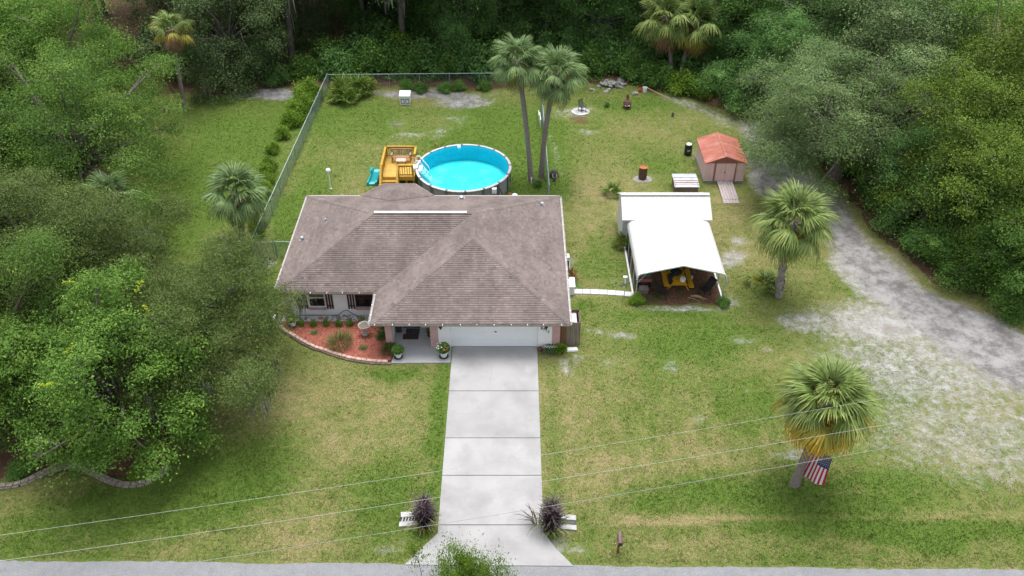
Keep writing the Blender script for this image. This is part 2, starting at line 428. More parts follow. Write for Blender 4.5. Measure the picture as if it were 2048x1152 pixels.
# grass tufts standing on the lawn, thicker where the grass is lush, thin on the sand
def grass_tufts(n_t, seed):
    rs = np.random.RandomState(seed)
    y = 20 + 56*rs.rand(n_t*2)**1.25; hw = 10 + y*.60; x = (rs.rand(n_t*2)*2-1)*hw
    ix = np.clip(((x+60)/.3).round().astype(int), 0, nx-1); iy = np.clip(((y-10)/.3).round().astype(int), 0, ny-1)
    lu, sa, gr, li = lush[iy,ix], sand[iy,ix], gravel[iy,ix], litter[iy,ix]
    den = .5 + .5*sstep(.1, .8, lu + .9*(vnoise(x,y,.5,61)-.5)) - 1.1*sa - 1.3*gr - 1.5*li
    edge_y = 23.87 - (x+22.6)*.0107 + .12
    hard = ((x > -3.5) & (x < 1.55) & (y < 38.3)) | (y < edge_y) | ((y < 25.6) & (np.abs(x+1.0) < 2.5 + (25.6-y)*.75)) | ((x > -13.6) & (x < 2.9) & (y > 38) & (y < 50.4)) | ((x > -6.85) & (x < -3.3) & (y > 36.6) & (y < 38.4))
    hard |= ((x > -13.8) & (x < -6.6) & (y > np.interp(x, [-13.8,-13.4,-12.54,-11.53,-10.28,-9.08,-7.92,-6.74], [40.2,39.4,38.8,38.0,37.4,36.9,36.6,36.5])) & (y < 41))
    hard |= ((x > 7.1) & (x < 12.95) & (y > 41.9) & (y < 51.3)) | ((x > 13.9) & (x < 17) & (y > 53.4) & (y < 60.1)) | (np.hypot(x+3.5, y-56.28) < 3.45) | ((x > 3.7) & (x < 7.5) & (y > 42.7) & (y < 43.6)) | ((x > 2.6) & (x < 3.95) & (y > 37.6) & (y < 44))
    ok = (rs.rand(n_t*2) < den) & ~hard
    x, y, lu, sa, gr, li = [q[ok][:n_t] for q in (x, y, lu, sa, gr, li)]; n = len(x); NB = 4
    bx, by = np.repeat(x, NB) + rs.normal(size=n*NB)*.045, np.repeat(y, NB) + rs.normal(size=n*NB)*.045
    h = np.repeat(rs.uniform(.025,.055,n)*(.7+.6*np.clip(lu,0,1)), NB)*rs.uniform(.6,1.2,n*NB)
    a = rs.rand(n*NB)*2*PI; w = .011 + .010*rs.rand(n*NB); ln = h*rs.uniform(.2,1.0,n*NB); a2 = rs.rand(n*NB)*2*PI
    V = np.zeros((n*NB,3,3))
    V[:,0,0] = bx - np.cos(a)*w; V[:,0,1] = by - np.sin(a)*w
    V[:,1,0] = bx + np.cos(a)*w; V[:,1,1] = by + np.sin(a)*w
    V[:,2,0] = bx + np.cos(a2)*ln; V[:,2,1] = by + np.sin(a2)*ln; V[:,2,2] = h
    N3 = n*NB*3; me = bpy.data.meshes.new('grass_tufts')
    me.vertices.add(N3); me.vertices.foreach_set('co', V.ravel().astype(np.float32))
    me.loops.add(N3); me.loops.foreach_set('vertex_index', np.arange(N3, dtype=np.int32))
    me.polygons.add(n*NB); me.polygons.foreach_set('loop_start', np.arange(0, N3, 3, dtype=np.int32)); me.update(calc_edges=True)
    z = np.zeros(n)
    for an, arr in (('lush', lu + .06 + rs.normal(size=n)*.12), ('sand', z), ('gravel', z), ('litter', z)):
        at = me.attributes.new(an, 'FLOAT', 'POINT'); at.data.foreach_set('value', np.repeat(arr, NB*3).astype(np.float32))
    me.materials.append(GROUND); o = link('grass_tufts', me); o['kind'] = 'stuff'; return o
grass_tufts(160000, 12)

# road, driveway slabs, entry walk
asphalt = mat('asphalt', (.21,.215,.225), .9, .10, 2.0, .8, 45, dirt=(.36,.36,.37), dscale=14, damt=.45)
rd = MB()
edge = [(-70, 24.9)] + [(x*1.0, 23.87 - (x+22.6)*0.0107 + 0.03*math.sin(x*.7) + random.Random(int(x*40)).uniform(-.035,.035)) for x in np.arange(-36, 37, .25)] + [(70, 22.9)]
n = len(edge)
rd.add([(x, y, .012) for x, y in edge] + [(x, 17.6, .012) for x, y in edge], [(i+n, i+1+n, i+1, i) for i in range(n-1)])
struct(rd.build('road', asphalt))

concrete = mat('driveway_concrete', (.308,.305,.304), .85, .10, .8, .25, 40, dirt=(.20,.195,.19), dscale=.5, damt=.6)
walkc = mat('walk_concrete', (.36,.365,.375), .85, .06, 1.0, .25, 40, dirt=(.30,.29,.27), dscale=1.5, damt=.4)
drive = link('driveway', None); struct(drive); ORIGIN[drive.name] = (0,0,0)
jy = [38.16, 34.53, 31.13, 28.69, 25.76, 23.60]
crk = mat('crack_filler', (.30,.29,.28), .9, .1)
rr = random.Random(4)
for i in range(5):
    yb, yt = jy[i+1] + .02, jy[i] - .02
    xl0, xr0 = -3.38, 1.43
    s_ = MB()
    if i < 4: poly = [(xl0, yb), (xr0, yb), (xr0, yt), (xl0, yt)]
    else: poly = [(-4.73, 23.64), (2.70, 23.56), (1.95, 24.5), (1.43, 25.35), (1.43, yt), (-3.38, yt), (-3.38, 25.3), (-3.95, 24.6)]
    s_.prism(poly, -.1, .05 if i < 4 else .046)
    s_.build('slab', concrete, drive)
# tooled centre joint and cracks, as thin dark grooves of filler standing flush
def crack(pts, w, z=.0535):
    m_ = MB(); L_ = []; R_ = []
    for k, (x, y) in enumerate(pts):
        x1, y1 = pts[min(k+1, len(pts)-1)]; x0, y0 = pts[max(k-1, 0)]
        d_ = Vector((x1-x0, y1-y0, 0)).normalized(); n_ = Vector((-d_.y, d_.x, 0)) * w * (0.6 + .6*rr.random())/2
        L_.append((x+n_.x, y+n_.y, z)); R_.append((x-n_.x, y-n_.y, z))
    k = len(pts); m_.add(L_+R_, [(i+1, i, i+k, i+k+1) for i in range(k-1)]); return m_
def wig(p0, p1, amp, n=14):
    o_ = []; q = 0
    for i in range(n+1):
        t = i/n; q = .75*q + rr.uniform(-amp, amp)
        o_.append((p0[0]+(p1[0]-p0[0])*t + (q if 0 < i < n else 0), p0[1]+(p1[1]-p0[1])*t + (q*.4 if 0 < i < n else 0)))
    return o_
for p0, p1, am, w in [((-1.05,37.9),(-1.22,34.6),.05,.03),((-1.1,34.45),(-1.0,31.2),.03,.03),((-.98,31.05),(-1.0,28.75),.015,.025),((-.98,28.6),(-.9,25.8),.015,.02),((-1.15,25.7),(-1.0,24.2),.05,.03),
        ((-3.3,32.9),(-.9,32.6),.06,.02),((-.9,32.6),(1.4,33.0),.08,.018),((-.75,37.9),(-.65,36.6),.03,.015)]:
    cr_ = crack(wig(p0, p1, am), w).build('crack', crk, drive)
walk = MB().prism([(-6.72,36.74),(-3.43,36.78),(-3.43,38.08),(-6.60,38.08)], -.1, .06)
struct(walk.build('entry_walk', walkc))
# ------------------------------------------------------------------ the house
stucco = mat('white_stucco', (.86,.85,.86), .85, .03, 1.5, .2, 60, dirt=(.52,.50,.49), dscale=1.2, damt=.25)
pink = mat('pink_stucco', (.54,.34,.33), .85, .06, 3, .2, 60, dirt=(.36,.21,.2), dscale=2, damt=.35)
pink_sill = mat('pink_sill', (.45,.30,.30), .8, .05)
brown_paint = mat('brown_paint', (.065,.032,.028), .6, .15)
gutter_m = mat('brown_gutter', (.30,.265,.24), .5, .12, 3, dirt=(.13,.11,.10), dscale=5, damt=.7)
gutter_w = mat('white_gutter', (.50,.485,.475), .5, .1, 3, dirt=(.33,.30,.28), dscale=4, damt=.6)
white_paint = mat('white_paint', (.74,.75,.76), .5, .04)
door_paint = mat('garage_door_paint', (.78,.81,.82), .45, .03, 2, dirt=(.55,.58,.58), dscale=2, damt=.3)
black_metal = mat('black_metal', (.018,.018,.02), .45, .2)
dark_glass, nt_, N_, L_, b_ = new_mat('window_glass')
b_.inputs['Base Color'].default_value = (.012,.015,.018,1); b_.inputs['Roughness'].default_value = .06; b_.inputs['Specular IOR Level'].default_value = .5
blind = mat('window_screen', (.10,.105,.115), .6, .1)
galv = mat('galvanised_metal', (.50,.53,.56), .35, .1, 4, metal=.6)
shingle = ramp_mat('shingle', [(.118,.095,.087), (.158,.129,.120), (.195,.162,.152), (.238,.202,.191)], .92, .12, rnd=0, stain=.24)
roof_base = mat('roof_felt', (.11,.085,.083), .9, .1)

house = thing('house', 'single storey white stucco house with pink corner trim and brown shingle hip roof', 'house', (-5.4, 43.5, 0))
# walls: boxes butted end to end, openings left between them
W = MB()
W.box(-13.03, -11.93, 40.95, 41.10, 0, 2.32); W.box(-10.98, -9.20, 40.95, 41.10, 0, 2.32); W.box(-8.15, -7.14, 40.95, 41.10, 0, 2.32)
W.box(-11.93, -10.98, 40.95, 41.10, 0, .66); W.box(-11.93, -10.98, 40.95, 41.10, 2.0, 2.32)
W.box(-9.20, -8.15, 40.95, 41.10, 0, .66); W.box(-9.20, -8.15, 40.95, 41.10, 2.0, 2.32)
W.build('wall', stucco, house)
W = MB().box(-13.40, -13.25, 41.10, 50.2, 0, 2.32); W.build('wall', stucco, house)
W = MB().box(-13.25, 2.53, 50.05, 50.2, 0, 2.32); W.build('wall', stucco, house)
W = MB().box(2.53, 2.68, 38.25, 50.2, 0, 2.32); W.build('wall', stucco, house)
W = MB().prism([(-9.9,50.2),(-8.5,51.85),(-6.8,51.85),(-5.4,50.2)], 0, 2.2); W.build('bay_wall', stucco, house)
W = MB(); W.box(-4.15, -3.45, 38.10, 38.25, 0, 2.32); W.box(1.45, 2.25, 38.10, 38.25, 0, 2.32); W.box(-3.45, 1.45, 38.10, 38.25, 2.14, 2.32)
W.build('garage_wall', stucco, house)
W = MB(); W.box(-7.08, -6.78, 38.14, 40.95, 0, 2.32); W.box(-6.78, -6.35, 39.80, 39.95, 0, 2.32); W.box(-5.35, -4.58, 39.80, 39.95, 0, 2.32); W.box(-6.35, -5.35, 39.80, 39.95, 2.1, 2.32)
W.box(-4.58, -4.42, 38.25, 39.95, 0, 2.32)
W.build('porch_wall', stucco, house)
for x0, x1, y in ((-13.42,-13.03,40.93),(-7.12,-6.74,38.08),(-4.60,-4.15,38.08),(2.25,2.70,38.08)):
    q_ = MB().box(x0, x1, y, y+.20, 0, 2.32).build('corner_trim', pink, house)
MB().box(-13.424, -13.255, 41.13, 41.5, 0, 2.31).build('corner_trim', pink, house)
MB().box(2.525, 2.703, 38.28, 38.7, 0, 2.31).build('corner_trim', pink, house)
# porch floor, front door with threshold
MB().box(-6.78, -4.58, 38.083, 39.80, 0, .075).build('porch_floor', walkc, house)
fd = MB().box(-6.33, -5.37, 39.84, 39.90, .10, 2.09).build('front_door', white_paint, house)
MB().box(-6.36, -5.34, 39.765, 39.84, .075, .12).build('threshold', black_metal, fd)
p_ = MB()
for x0 in (-6.22, -5.80): p_.box(x0, x0+.34, 39.825, 39.84, .25, .95).box(x0, x0+.34, 39.825, 39.84, 1.1, 1.95)
p_.build('door_panel', white_paint, fd)
# windows
for x0, x1 in ((-11.93,-10.98),(-9.20,-8.15)):
    w_ = MB()
    w_.box(x0, x0+.035, 40.97, 41.08, .66, 2.0).box(x1-.035, x1, 40.97, 41.08, .66, 2.0).box(x0+.05, x1-.05, 40.97, 41.08, .66, .71).box(x0+.05, x1-.05, 40.97, 41.08, 1.95, 2.0).box(x0+.05, x1-.05, 40.975, 41.06, 1.30, 1.345)
    win = w_.build('window', white_paint if x0 < -11 else brown_paint, house)
    MB().box(x0+.05, x1-.05, 41.0, 41.012, .71, 1.30).build('pane', dark_glass, win)
    MB().box(x0+.05, x1-.05, 41.03, 41.04, 1.345, 1.95).build('pane', blind if x0 < -11 else dark_glass, win)
    MB().box(x0-.02, x1+.04, 40.87, 40.97, .50, .655).build('sill', pink_sill, win)
for x0 in (-12.40, -10.90, -9.64):
    s_ = MB()
    s_.bar((x0, 40.92, .78), (x0+.42, 40.92, .78), .03, .07); s_.bar((x0, 40.92, 1.85), (x0+.42, 40.92, 1.85), .03, .07)
    sh = s_.build('shutter', brown_paint, house)
    for k in range(3):
        MB().box(x0 + .155*k, x0 + .155*k + .10, 40.875, 40.905, .58, 2.05).build('slat', brown_paint, sh)
# garage door with four sections
gd = MB().box(-3.45, 1.45, 38.18, 38.21, .05, 2.14).build('garage_door', door_paint, house)
for k in range(4):
    MB().box(-3.44, 1.44, 38.150, 38.178, .065 + .52*k, .065 + .52*k + .512).build('panel', door_paint, gd)
MB().box(-.98, -.86, 38.115, 38.148, 1.12, 1.17).build('handle', black_metal, gd)
MB().box(-3.45, 1.45, 38.165, 38.30, 0, .052).build('threshold', mat('pale_threshold', (.36,.35,.33), .9), gd)
# wall lanterns and house number
def lantern(x, z):
    m_ = MB().box(x-.05, x+.05, 38.06, 38.10, z+.02, z+.22)
    m_.tube([(x, 38.07, z+.18), (x, 38.0, z+.26), (x, 37.95, z+.22)], .012, 6)
    m_.lathe([(.0,.24),(.03,.22),(.115,.13),(.12,.11),(.10,.10)], (x, 37.95, z), 6)
    m_.lathe([(.085,-.02),(.05,-.10),(.015,-.16),(0,-.2)], (x, 37.95, z), 6)
    for k in range(6):
        a = 2*PI*k/6; m_.bar((x+.10*math.cos(a), 37.95+.10*math.sin(a), z+.11), (x+.08*math.cos(a), 37.95+.08*math.sin(a), z-.03), .014, .014)
    l_ = m_.build('wall_lantern', black_metal, house)
    MB().lathe([(.07,-.02),(.085,.1)], (x, 37.95, z), 6).build('lantern_glass', mat('smoky_glass', (.10,.09,.075), .2, .05), l_)
lantern(-3.98, 1.60); lantern(1.90, 1.60)
seg = {'8': ['m','t','b','tl','tr','bl','br'], '7': ['t','7d'], '1': ['1'], '2': ['t','tr','m2','b']}
for k, (ch, x, z) in enumerate((('8',1.62,1.36),('7',1.75,1.27),('1',1.88,1.19),('2',2.01,1.12))):
    w, h = .075, .15; n_ = MB(); Y = 38.085
    def st(x0, z0, x1, z1): n_.bar((x+x0, Y, z+z0), (x+x1, Y, z+z1), .02, .024, (0,1,0))
    if ch == '8':
        for z0 in (0, h/2):
            st(0,z0,w,z0); st(0,z0+h/2,w,z0+h/2); st(0,z0,0,z0+h/2); st(w,z0,w,z0+h/2)
    if ch == '7': st(0,h,w,h); st(w,h,.02,0)
    if ch == '1': st(w/2,0,w/2,h); st(w/2,h,w/2-.03,h-.035)
    if ch == '2': st(0,h-.02,.02,h); st(.02,h,w-.01,h); st(w-.01,h,w,h*.62); st(w,h*.62,0,0); st(0,0,w,0)
    n_.build('house_number', black_metal, house)

# ---- roof
EZ = 2.25; RZ = 4.30
XL, XR, YF, YB, YM = -13.67, 3.18, 37.50, 50.80, 40.35
WL, WC = -7.78, -2.30
MH = (-8.44, 45.58); WA = (WC, 42.98); MA = (WC, 45.58)
P3 = lambda p, z: Vector((p[0], p[1], z))
faces = {
 'front_main': [P3((XL,YM),EZ), P3((WL,YM),EZ), P3(MA,RZ), P3(MH,RZ)],
 'left_hip': [P3((XL,YB),EZ), P3((XL,YM),EZ), P3(MH,RZ)],
 'back': [P3((XR,YB),EZ), P3((XL,YB),EZ), P3(MH,RZ), P3(MA,RZ)],
 'right': [P3((XR,YF),EZ), P3((XR,YB),EZ), P3(MA,RZ), P3(WA,RZ)],
 'wing_front': [P3((WL,YF),EZ), P3((XR,YF),EZ), P3(WA,RZ)],
 'wing_left': [P3((WL,YM),EZ), P3((WL,YF),EZ), P3(WA,RZ), P3(MA,RZ)],
}
BA = Vector((-7.77,50.15,3.10)); BV = Vector((-7.8,48.95,2.25 + (50.8-48.95)*.3927))
B1, B2, C1, C2 = Vector((-8.7,52.34,2.25)), Vector((-6.6,52.34,2.25)), Vector((-10.1,50.8,2.25)), Vector((-5.2,50.8,2.25))
faces.update({'bay_back': [B2, B1, BA], 'bay_left': [B1, C1, BA], 'bay_right': [C2, B2, BA], 'bay_front_l': [C1, BV, BA], 'bay_front_r': [BV, C2, BA]})
rb = MB()
for nm, pl in faces.items():
    n_ = (pl[1]-pl[0]).cross(pl[2]-pl[0]).normalized()
    off = .03 if nm.startswith('bay') else 0
    rb.add([p - n_*.02 + Vector((0,0,off)) for p in pl], [tuple(range(len(pl)))])
# soffit underneath
so = MB(); so.add([(XL,YM,EZ-.12),(WL,YM,EZ-.12),(WL,YF,EZ-.12),(XR,YF,EZ-.12),(XR,YB,EZ-.12),(XL,YB,EZ-.12)], [(5,4,3,2,1,0)])
so.add([C1-Vector((0,0,.1)), C2-Vector((0,0,.1)), B2-Vector((0,0,.1)), B1-Vector((0,0,.1))], [(0,1,2,3)])
roof = rb.build('roof', roof_base, house)
so.build('soffit', white_paint, roof)
fas = MB()
ring = [(XL,YM),(WL,YM),(WL,YF),(XR,YF),(XR,YB),(-5.2,YB),(-6.6,52.34),(-8.7,52.34),(-10.1,YB),(XL,YB)]
for i in range(len(ring)):
    a_, b2_ = ring[i], ring[(i+1) % len(ring)]
    fas.bar((a_[0], a_[1], EZ-.075), (b2_[0], b2_[1], EZ-.075), .03, .15)
fas.build('fascia', brown_paint, roof)

def clip(poly, a, b, c):
    out = []
    for i in range(len(poly)):
        p, q = poly[i], poly[(i+1) % len(poly)]
        fp, fq = a*p[0]+b*p[1]-c, a*q[0]+b*q[1]-c
        if fp >= 0: out.append(p)
        if fp*fq < 0:
            t = fp/(fp-fq); out.append((p[0]+(q[0]-p[0])*t, p[1]+(q[1]-p[1])*t))
    return out
rs = random.Random(11)
sm = MB()
for nm, pl in faces.items():
    e_ = (pl[1]-pl[0]); 
    if nm == 'bay_front_l': e_ = Vector((1,0,0))
    if nm == 'bay_front_r': e_ = Vector((1,0,0))
    n_ = (pl[1]-pl[0]).cross(pl[2]-pl[0]).normalized()
    u = Vector((0,0,1)).cross(n_).normalized(); v = n_.cross(u).normalized()
    o_ = pl[0] + (Vector((0,0,.03)) if nm.startswith('bay') else Vector((0,0,0)))
    P2 = [((p-pl[0]).dot(u), (p-pl[0]).dot(v)) for p in pl]
    u0, u1 = min(p[0] for p in P2), max(p[0] for p in P2); v0, v1 = min(p[1] for p in P2), max(p[1] for p in P2)
    ex_ = .148; r_ = 0; vv = v0 - .02
    while vv < v1:
        uu = u0 - rs.uniform(0, .3); rowt = rs.gauss(0, .02)
        while uu < u1:
            wd = rs.choice((.12, .15, .18, .22, .28))
            q = [(uu+.003, vv), (uu+wd-.003, vv), (uu+wd-.003, vv+ex_), (uu+.003, vv+ex_)]
            uu += wd
            for i in range(len(P2)):
                p, p1 = P2[i], P2[(i+1) % len(P2)]
                dx, dy = p1[0]-p[0], p1[1]-p[1]; l_ = math.hypot(dx, dy)
                q = clip(q, -dy/l_, dx/l_, (-dy*p[0]+dx*p[1])/l_)
                if len(q) < 3: break
            if len(q) < 3: continue
            hgt = lambda p: .026 - .023*(p[1]-vv)/ex_
            V_ = [o_ + u*p[0] + v*p[1] + n_*hgt(p) for p in q]
            tn = min(1, max(0, .48 + rs.gauss(0, .12) + rowt))
            vs = list(V_); fs = [tuple(range(len(q)))]
            low = [i for i, p in enumerate(q) if abs(p[1]-vv) < 1e-6]
            if len(low) == 2:
                k = len(vs); vs += [V_[low[0]] - n_*.026, V_[low[1]] - n_*.026]; fs.append((low[0], k, k+1, low[1]) if low[0] < low[1] else (low[1], k+1, k, low[0]))
            sm.add(vs, fs, tn)
        vv += ex_
sm.build('shingles', shingle, roof, kind='stuff')
# hip and ridge caps
cap = MB()
def caps(a_, b2_, w=.15):
    a_, b2_ = Vector(a_), Vector(b2_); d_ = (b2_-a_); n = max(2, int(d_.length/.2)); d_.normalize()
    s_ = d_.cross(Vector((0,0,1))).normalized(); up = s_.cross(d_).normalized()
    if up.z < 0: up = -up
    drop = .05
    for k in range(n):
        t0, t1 = k/n, (k+1.15)/n; p0, p1 = a_.lerp(b2_, t0), a_.lerp(b2_, min(1, t1))
        h0, h1 = .048, .036
        V_ = [p0+up*h0, p1+up*h1, p0 + s_*w + up*(h0-drop), p1 + s_*w + up*(h1-drop), p0 - s_*w + up*(h0-drop), p1 - s_*w + up*(h1-drop),
              p0+up*(h0-.02), p0 + s_*w + up*(h0-drop-.02), p0 - s_*w + up*(h0-drop-.02)]
        cap.add(V_, [(0,2,3,1),(0,1,5,4),(2,0,6,7),(0,4,8,6)], min(1, max(0, .62 + rs.gauss(0,.12))))
for a_, b2_ in (((XL,YM,EZ),(*MH,RZ)),((XL,YB,EZ),(*MH,RZ)),((XR,YB,EZ),(*MA,RZ)),((WL,YF,EZ),(*WA,RZ)),((XR,YF,EZ),(*WA,RZ)),((*WA,RZ),(*MA,RZ)),((*MH,RZ),(*MA,RZ)),(B1,BA),(B2,BA),(C1+Vector((0,0,.03)),BA),(C2+Vector((0,0,.03)),BA)):
    caps(a_, b2_)
cap.build('ridge_caps', shingle, roof, kind='stuff')
rv = MB(); zc = RZ + .05
rv.add([(-8.35,45.47,zc-.01),(-2.75,45.47,zc-.01),(-2.75,45.58,zc+.04),(-8.35,45.58,zc+.04),(-2.75,45.69,zc-.01),(-8.35,45.69,zc-.01)], [(0,1,2,3),(3,2,4,5),(0,3,5),(1,4,2)])
rv.build('ridge_vent', mat('white_vent_metal', (.58,.58,.57), .4, .03), roof)
# gutters: an open trough along each eave with white hangers
def gutter(a_, b2_, m, hang=.95, white=True):
    a_, b2_ = Vector((*a_, EZ)), Vector((*b2_, EZ)); d_ = (b2_-a_).normalized(); o_ = d_.cross(Vector((0,0,1)))
    prof = [(.02,.0),(.02,-.12),(.09,-.12),(.125,-.02),(.125,.0),(.115,.0),(.083,-.108),(.028,-.108),(.028,0)]
    k = len(prof); vs = [a_ + o_*x + Vector((0,0,z)) for x, z in prof] + [b2_ + o_*x + Vector((0,0,z)) for x, z in prof]
    g_ = MB().add(vs, [(i, (i+1) % k, k + (i+1) % k, k+i) for i in range(k)] + [tuple(reversed(range(k))), tuple(range(k, 2*k))])
    g_ = g_.build('gutter', m, roof)
    L_ = (b2_-a_).length; h_ = MB(); s_ = .25
    while s_ < L_:
        p = a_ + d_*s_
        h_.bar(p + o_*.03 + Vector((0,0,.006)), p + o_*.135 + Vector((0,0,.006)), .03, .012)
        s_ += hang*rs.uniform(.92, 1.08)
    return h_
hm = MB()
for a_, b2_, m in (((XL,YM),(WL,YM),gutter_m),((WL,YM),(WL,YF),gutter_w),((WL,YF),(XR,YF),gutter_m),((XR,YF),(XR,YB),gutter_w)):
    h_ = gutter(a_, b2_, m); hm.add(h_.v, h_.f)
hm.build('gutter_hangers', white_paint, roof, kind='stuff')
de = MB()
for a_, b2_ in (((XR,YB),(-5.2,YB)),((-5.2,YB),(-6.6,52.34)),((-6.6,52.34),(-8.7,52.34)),((-8.7,52.34),(-10.1,YB)),((-10.1,YB),(XL,YB)),((XL,YB),(XL,YM))):
    de.bar((a_[0], a_[1], EZ+.012), (b2_[0], b2_[1], EZ+.012), .09, .04)
de.build('drip_edge', mat('pale_drip_edge', (.36,.335,.32), .5, .08), roof)
ds = MB(); 
for (x, y) in ((3.26, 43.6),(3.26,47.4)):
    ds.tube([(x, y, 2.15), (x-.1, y, 2.0), (2.76, y, 1.8), (2.76, y, .12), (2.95, y, .05)], .04, 6)
ds.build('downspout', white_paint, house)
# roof pipes and vents
def rz_at(x, y): return min(EZ + (50.8-y)*.3922, EZ + (y-40.35)*.392 if x < -7 else 9, EZ + (x+13.67)*.392, EZ + (3.18-x)*.374)
for x, y, hgt, r_ in ((-11.55,46.3,.30,.05),(-12.9,45.2,.0,.0),(1.95,48.9,.0,.0),(-3.3,49.8,.0,.0)):
    z = rz_at(x, y)
    if hgt:
        MB().tube([(x,y,z-.05),(x,y,z+hgt)], r_, 8).lathe([(.13,.0),(.06,.09)], (x,y,z), 8).build('vent_pipe', galv, roof)
    else:
        big = .2 if x > -4 and x < 0 else .14
        v_ = MB().box(x-big, x+big, y-big, y+big, z-.06, z+.03)
        v_.lathe([(big*.65,.02),(big*.65,.12),(big*.9,.12),(big*.8,.2),(big*.4,.25),(0,.26)], (x,y,z), 12)
        v_.build('roof_vent', galv, roof)
# ------------------------------------------------------------------ vegetation kit
bark = mat('oak_bark', (.135,.115,.10), .95, .25, 4, .6, 20, dirt=(.27,.26,.25), dscale=3, damt=.5)
palm_bark = mat('palm_bark', (.21,.18,.16), .95, .2, 6, .7, 25, dirt=(.14,.115,.10), dscale=5, damt=.6, stretch=(1,1,2.5))
boot_bark = mat('palm_boots', (.24,.21,.19), .95, .25, 8, .7, 25, dirt=(.10,.085,.075), dscale=6, damt=.6)

def leaf_mesh(name, seed, lobes, n_clump, per, leaf, spread=(.42,.42,.26), droop=0.0, zmin=.3, shell=.62, up=.65):
    """a crown: leaf clumps spread through the outer part of several overlapping lobes; each leaf is one folded-free quad"""
    rs = np.random.RandomState(seed)
    lob = np.array(lobes, float)                    # x y z rx ry rz
    vol = (lob[:,3]*lob[:,4])**.75 * lob[:,5]**.5; pr = vol/vol.sum()
    C = []; D = []
    while len(C) < n_clump:
        i = rs.choice(len(lob), p=pr); l = lob[i]
        d_ = rs.normal(size=3); d_ /= np.linalg.norm(d_)
        if d_[2] < -.55: continue
        r = shell + (1-shell)*rs.rand()**.6
        p = l[:3] + d_*l[3:]*r
        if p[2] < zmin: continue
        inside = False
        for j, m in enumerate(lob):
            if j != i and (((p-m[:3])/(m[3:]*.72))**2).sum() < 1: inside = True; break
        if inside and rs.rand() < .85: continue
        C.append(p); D.append(d_)
    C = np.array(C); D = np.array(D)
    cs = rs.lognormal(0, .28, n_clump)
    N = n_clump*per
    ci = np.repeat(np.arange(n_clump), per)
    off = rs.normal(size=(N,3))*np.array(spread)*cs[ci][:,None]
    pos = C[ci] + off
    pos[:,2] -= droop*np.abs(rs.normal(size=N))*cs[ci] + .12*(off[:,0]**2+off[:,1]**2)
    nrm = up*np.array([0,0,1]) + .55*D[ci] + rs.normal(size=(N,3))*.55
    nrm /= np.linalg.norm(nrm, axis=1)[:,None]
    t = rs.normal(size=(N,3)); t -= nrm*(t*nrm).sum(1)[:,None]; t /= np.linalg.norm(t,axis=1)[:,None]
    b = np.cross(nrm, t)
    ln = leaf*rs.uniform(.65,1.35,N); wd = ln*rs.uniform(.42,.62,N)
    V = np.empty((N,4,3))
    V[:,0] = pos - t*ln[:,None]*.5; V[:,1] = pos + b*wd[:,None]*.5 + nrm*(.04*ln)[:,None]
    V[:,2] = pos + t*ln[:,None]*.5 - nrm*(.12*ln)[:,None]; V[:,3] = pos - b*wd[:,None]*.5 + nrm*(.04*ln)[:,None]
    me = bpy.data.meshes.new(name)
    me.vertices.add(N*4); me.vertices.foreach_set('co', V.ravel().astype(np.float32))
    me.loops.add(N*4); me.loops.foreach_set('vertex_index', np.arange(N*4, dtype=np.int32))
    me.polygons.add(N); me.polygons.foreach_set('loop_start', np.arange(0, N*4, 4, dtype=np.int32))
    me.update(calc_edges=True)
    tint = np.clip(.5 + rs.normal(size=n_clump)[ci]*.17 + rs.normal(size=N)*.12, 0, 1)
    at = me.attributes.new('tint', 'FLOAT', 'FACE'); at.data.foreach_set('value', tint.astype(np.float32))
    return me, C

def limb_mesh(name, seed, lobes, C, trunk_r, fork_z, lean=(0,0), n_twig=60, base=(0,0)):
    """a tapered trunk, one limb into each lobe, and twigs from the limbs out to some of the leaf clumps"""
    rnd = random.Random(seed); m = MB()
    top = Vector((base[0]+lean[0], base[1]+lean[1], fork_z))
    b0 = Vector((base[0], base[1], -.1))
    m.tube([b0, b0.lerp(top,.12)+Vector((0,0,0)), b0.lerp(top,.55)+Vector((rnd.uniform(-.1,.1),rnd.uniform(-.1,.1),0)), top], [trunk_r*1.45, trunk_r*1.05, trunk_r*.9, trunk_r*.8], 9)
    limbs = []
    for l in lobes:
        e_ = Vector(l[:3]); mid = top.lerp(e_, .5) + Vector((rnd.uniform(-.4,.4), rnd.uniform(-.4,.4), rnd.uniform(.1,.6)))
        r0 = trunk_r*rnd.uniform(.28,.45)
        pts = [top - Vector((0,0,.15)), top.lerp(mid,.5)+Vector((0,0,.12)), mid, mid.lerp(e_,.55)+Vector((rnd.uniform(-.2,.2),rnd.uniform(-.2,.2),.1)), e_]
        m.tube(pts, [r0, r0*.85, r0*.62, r0*.42, r0*.22], 6); limbs.append((pts, r0))
    for k in range(n_twig):
        c = Vector(C[rnd.randrange(len(C))])
        pts, r0 = min(limbs, key=lambda q: min((p-c).length for p in q[0]))
        s_ = min(pts[1:], key=lambda p: (p-c).length)
        mid = s_.lerp(c, .5) + Vector((rnd.uniform(-.25,.25), rnd.uniform(-.25,.25), rnd.uniform(-.05,.3)))
        e2 = c + (c-s_).normalized()*.35
        m.tube([s_, mid, c, e2], [.035,.026,.018,.008], 4, cap=False)
    return m.mesh(name)

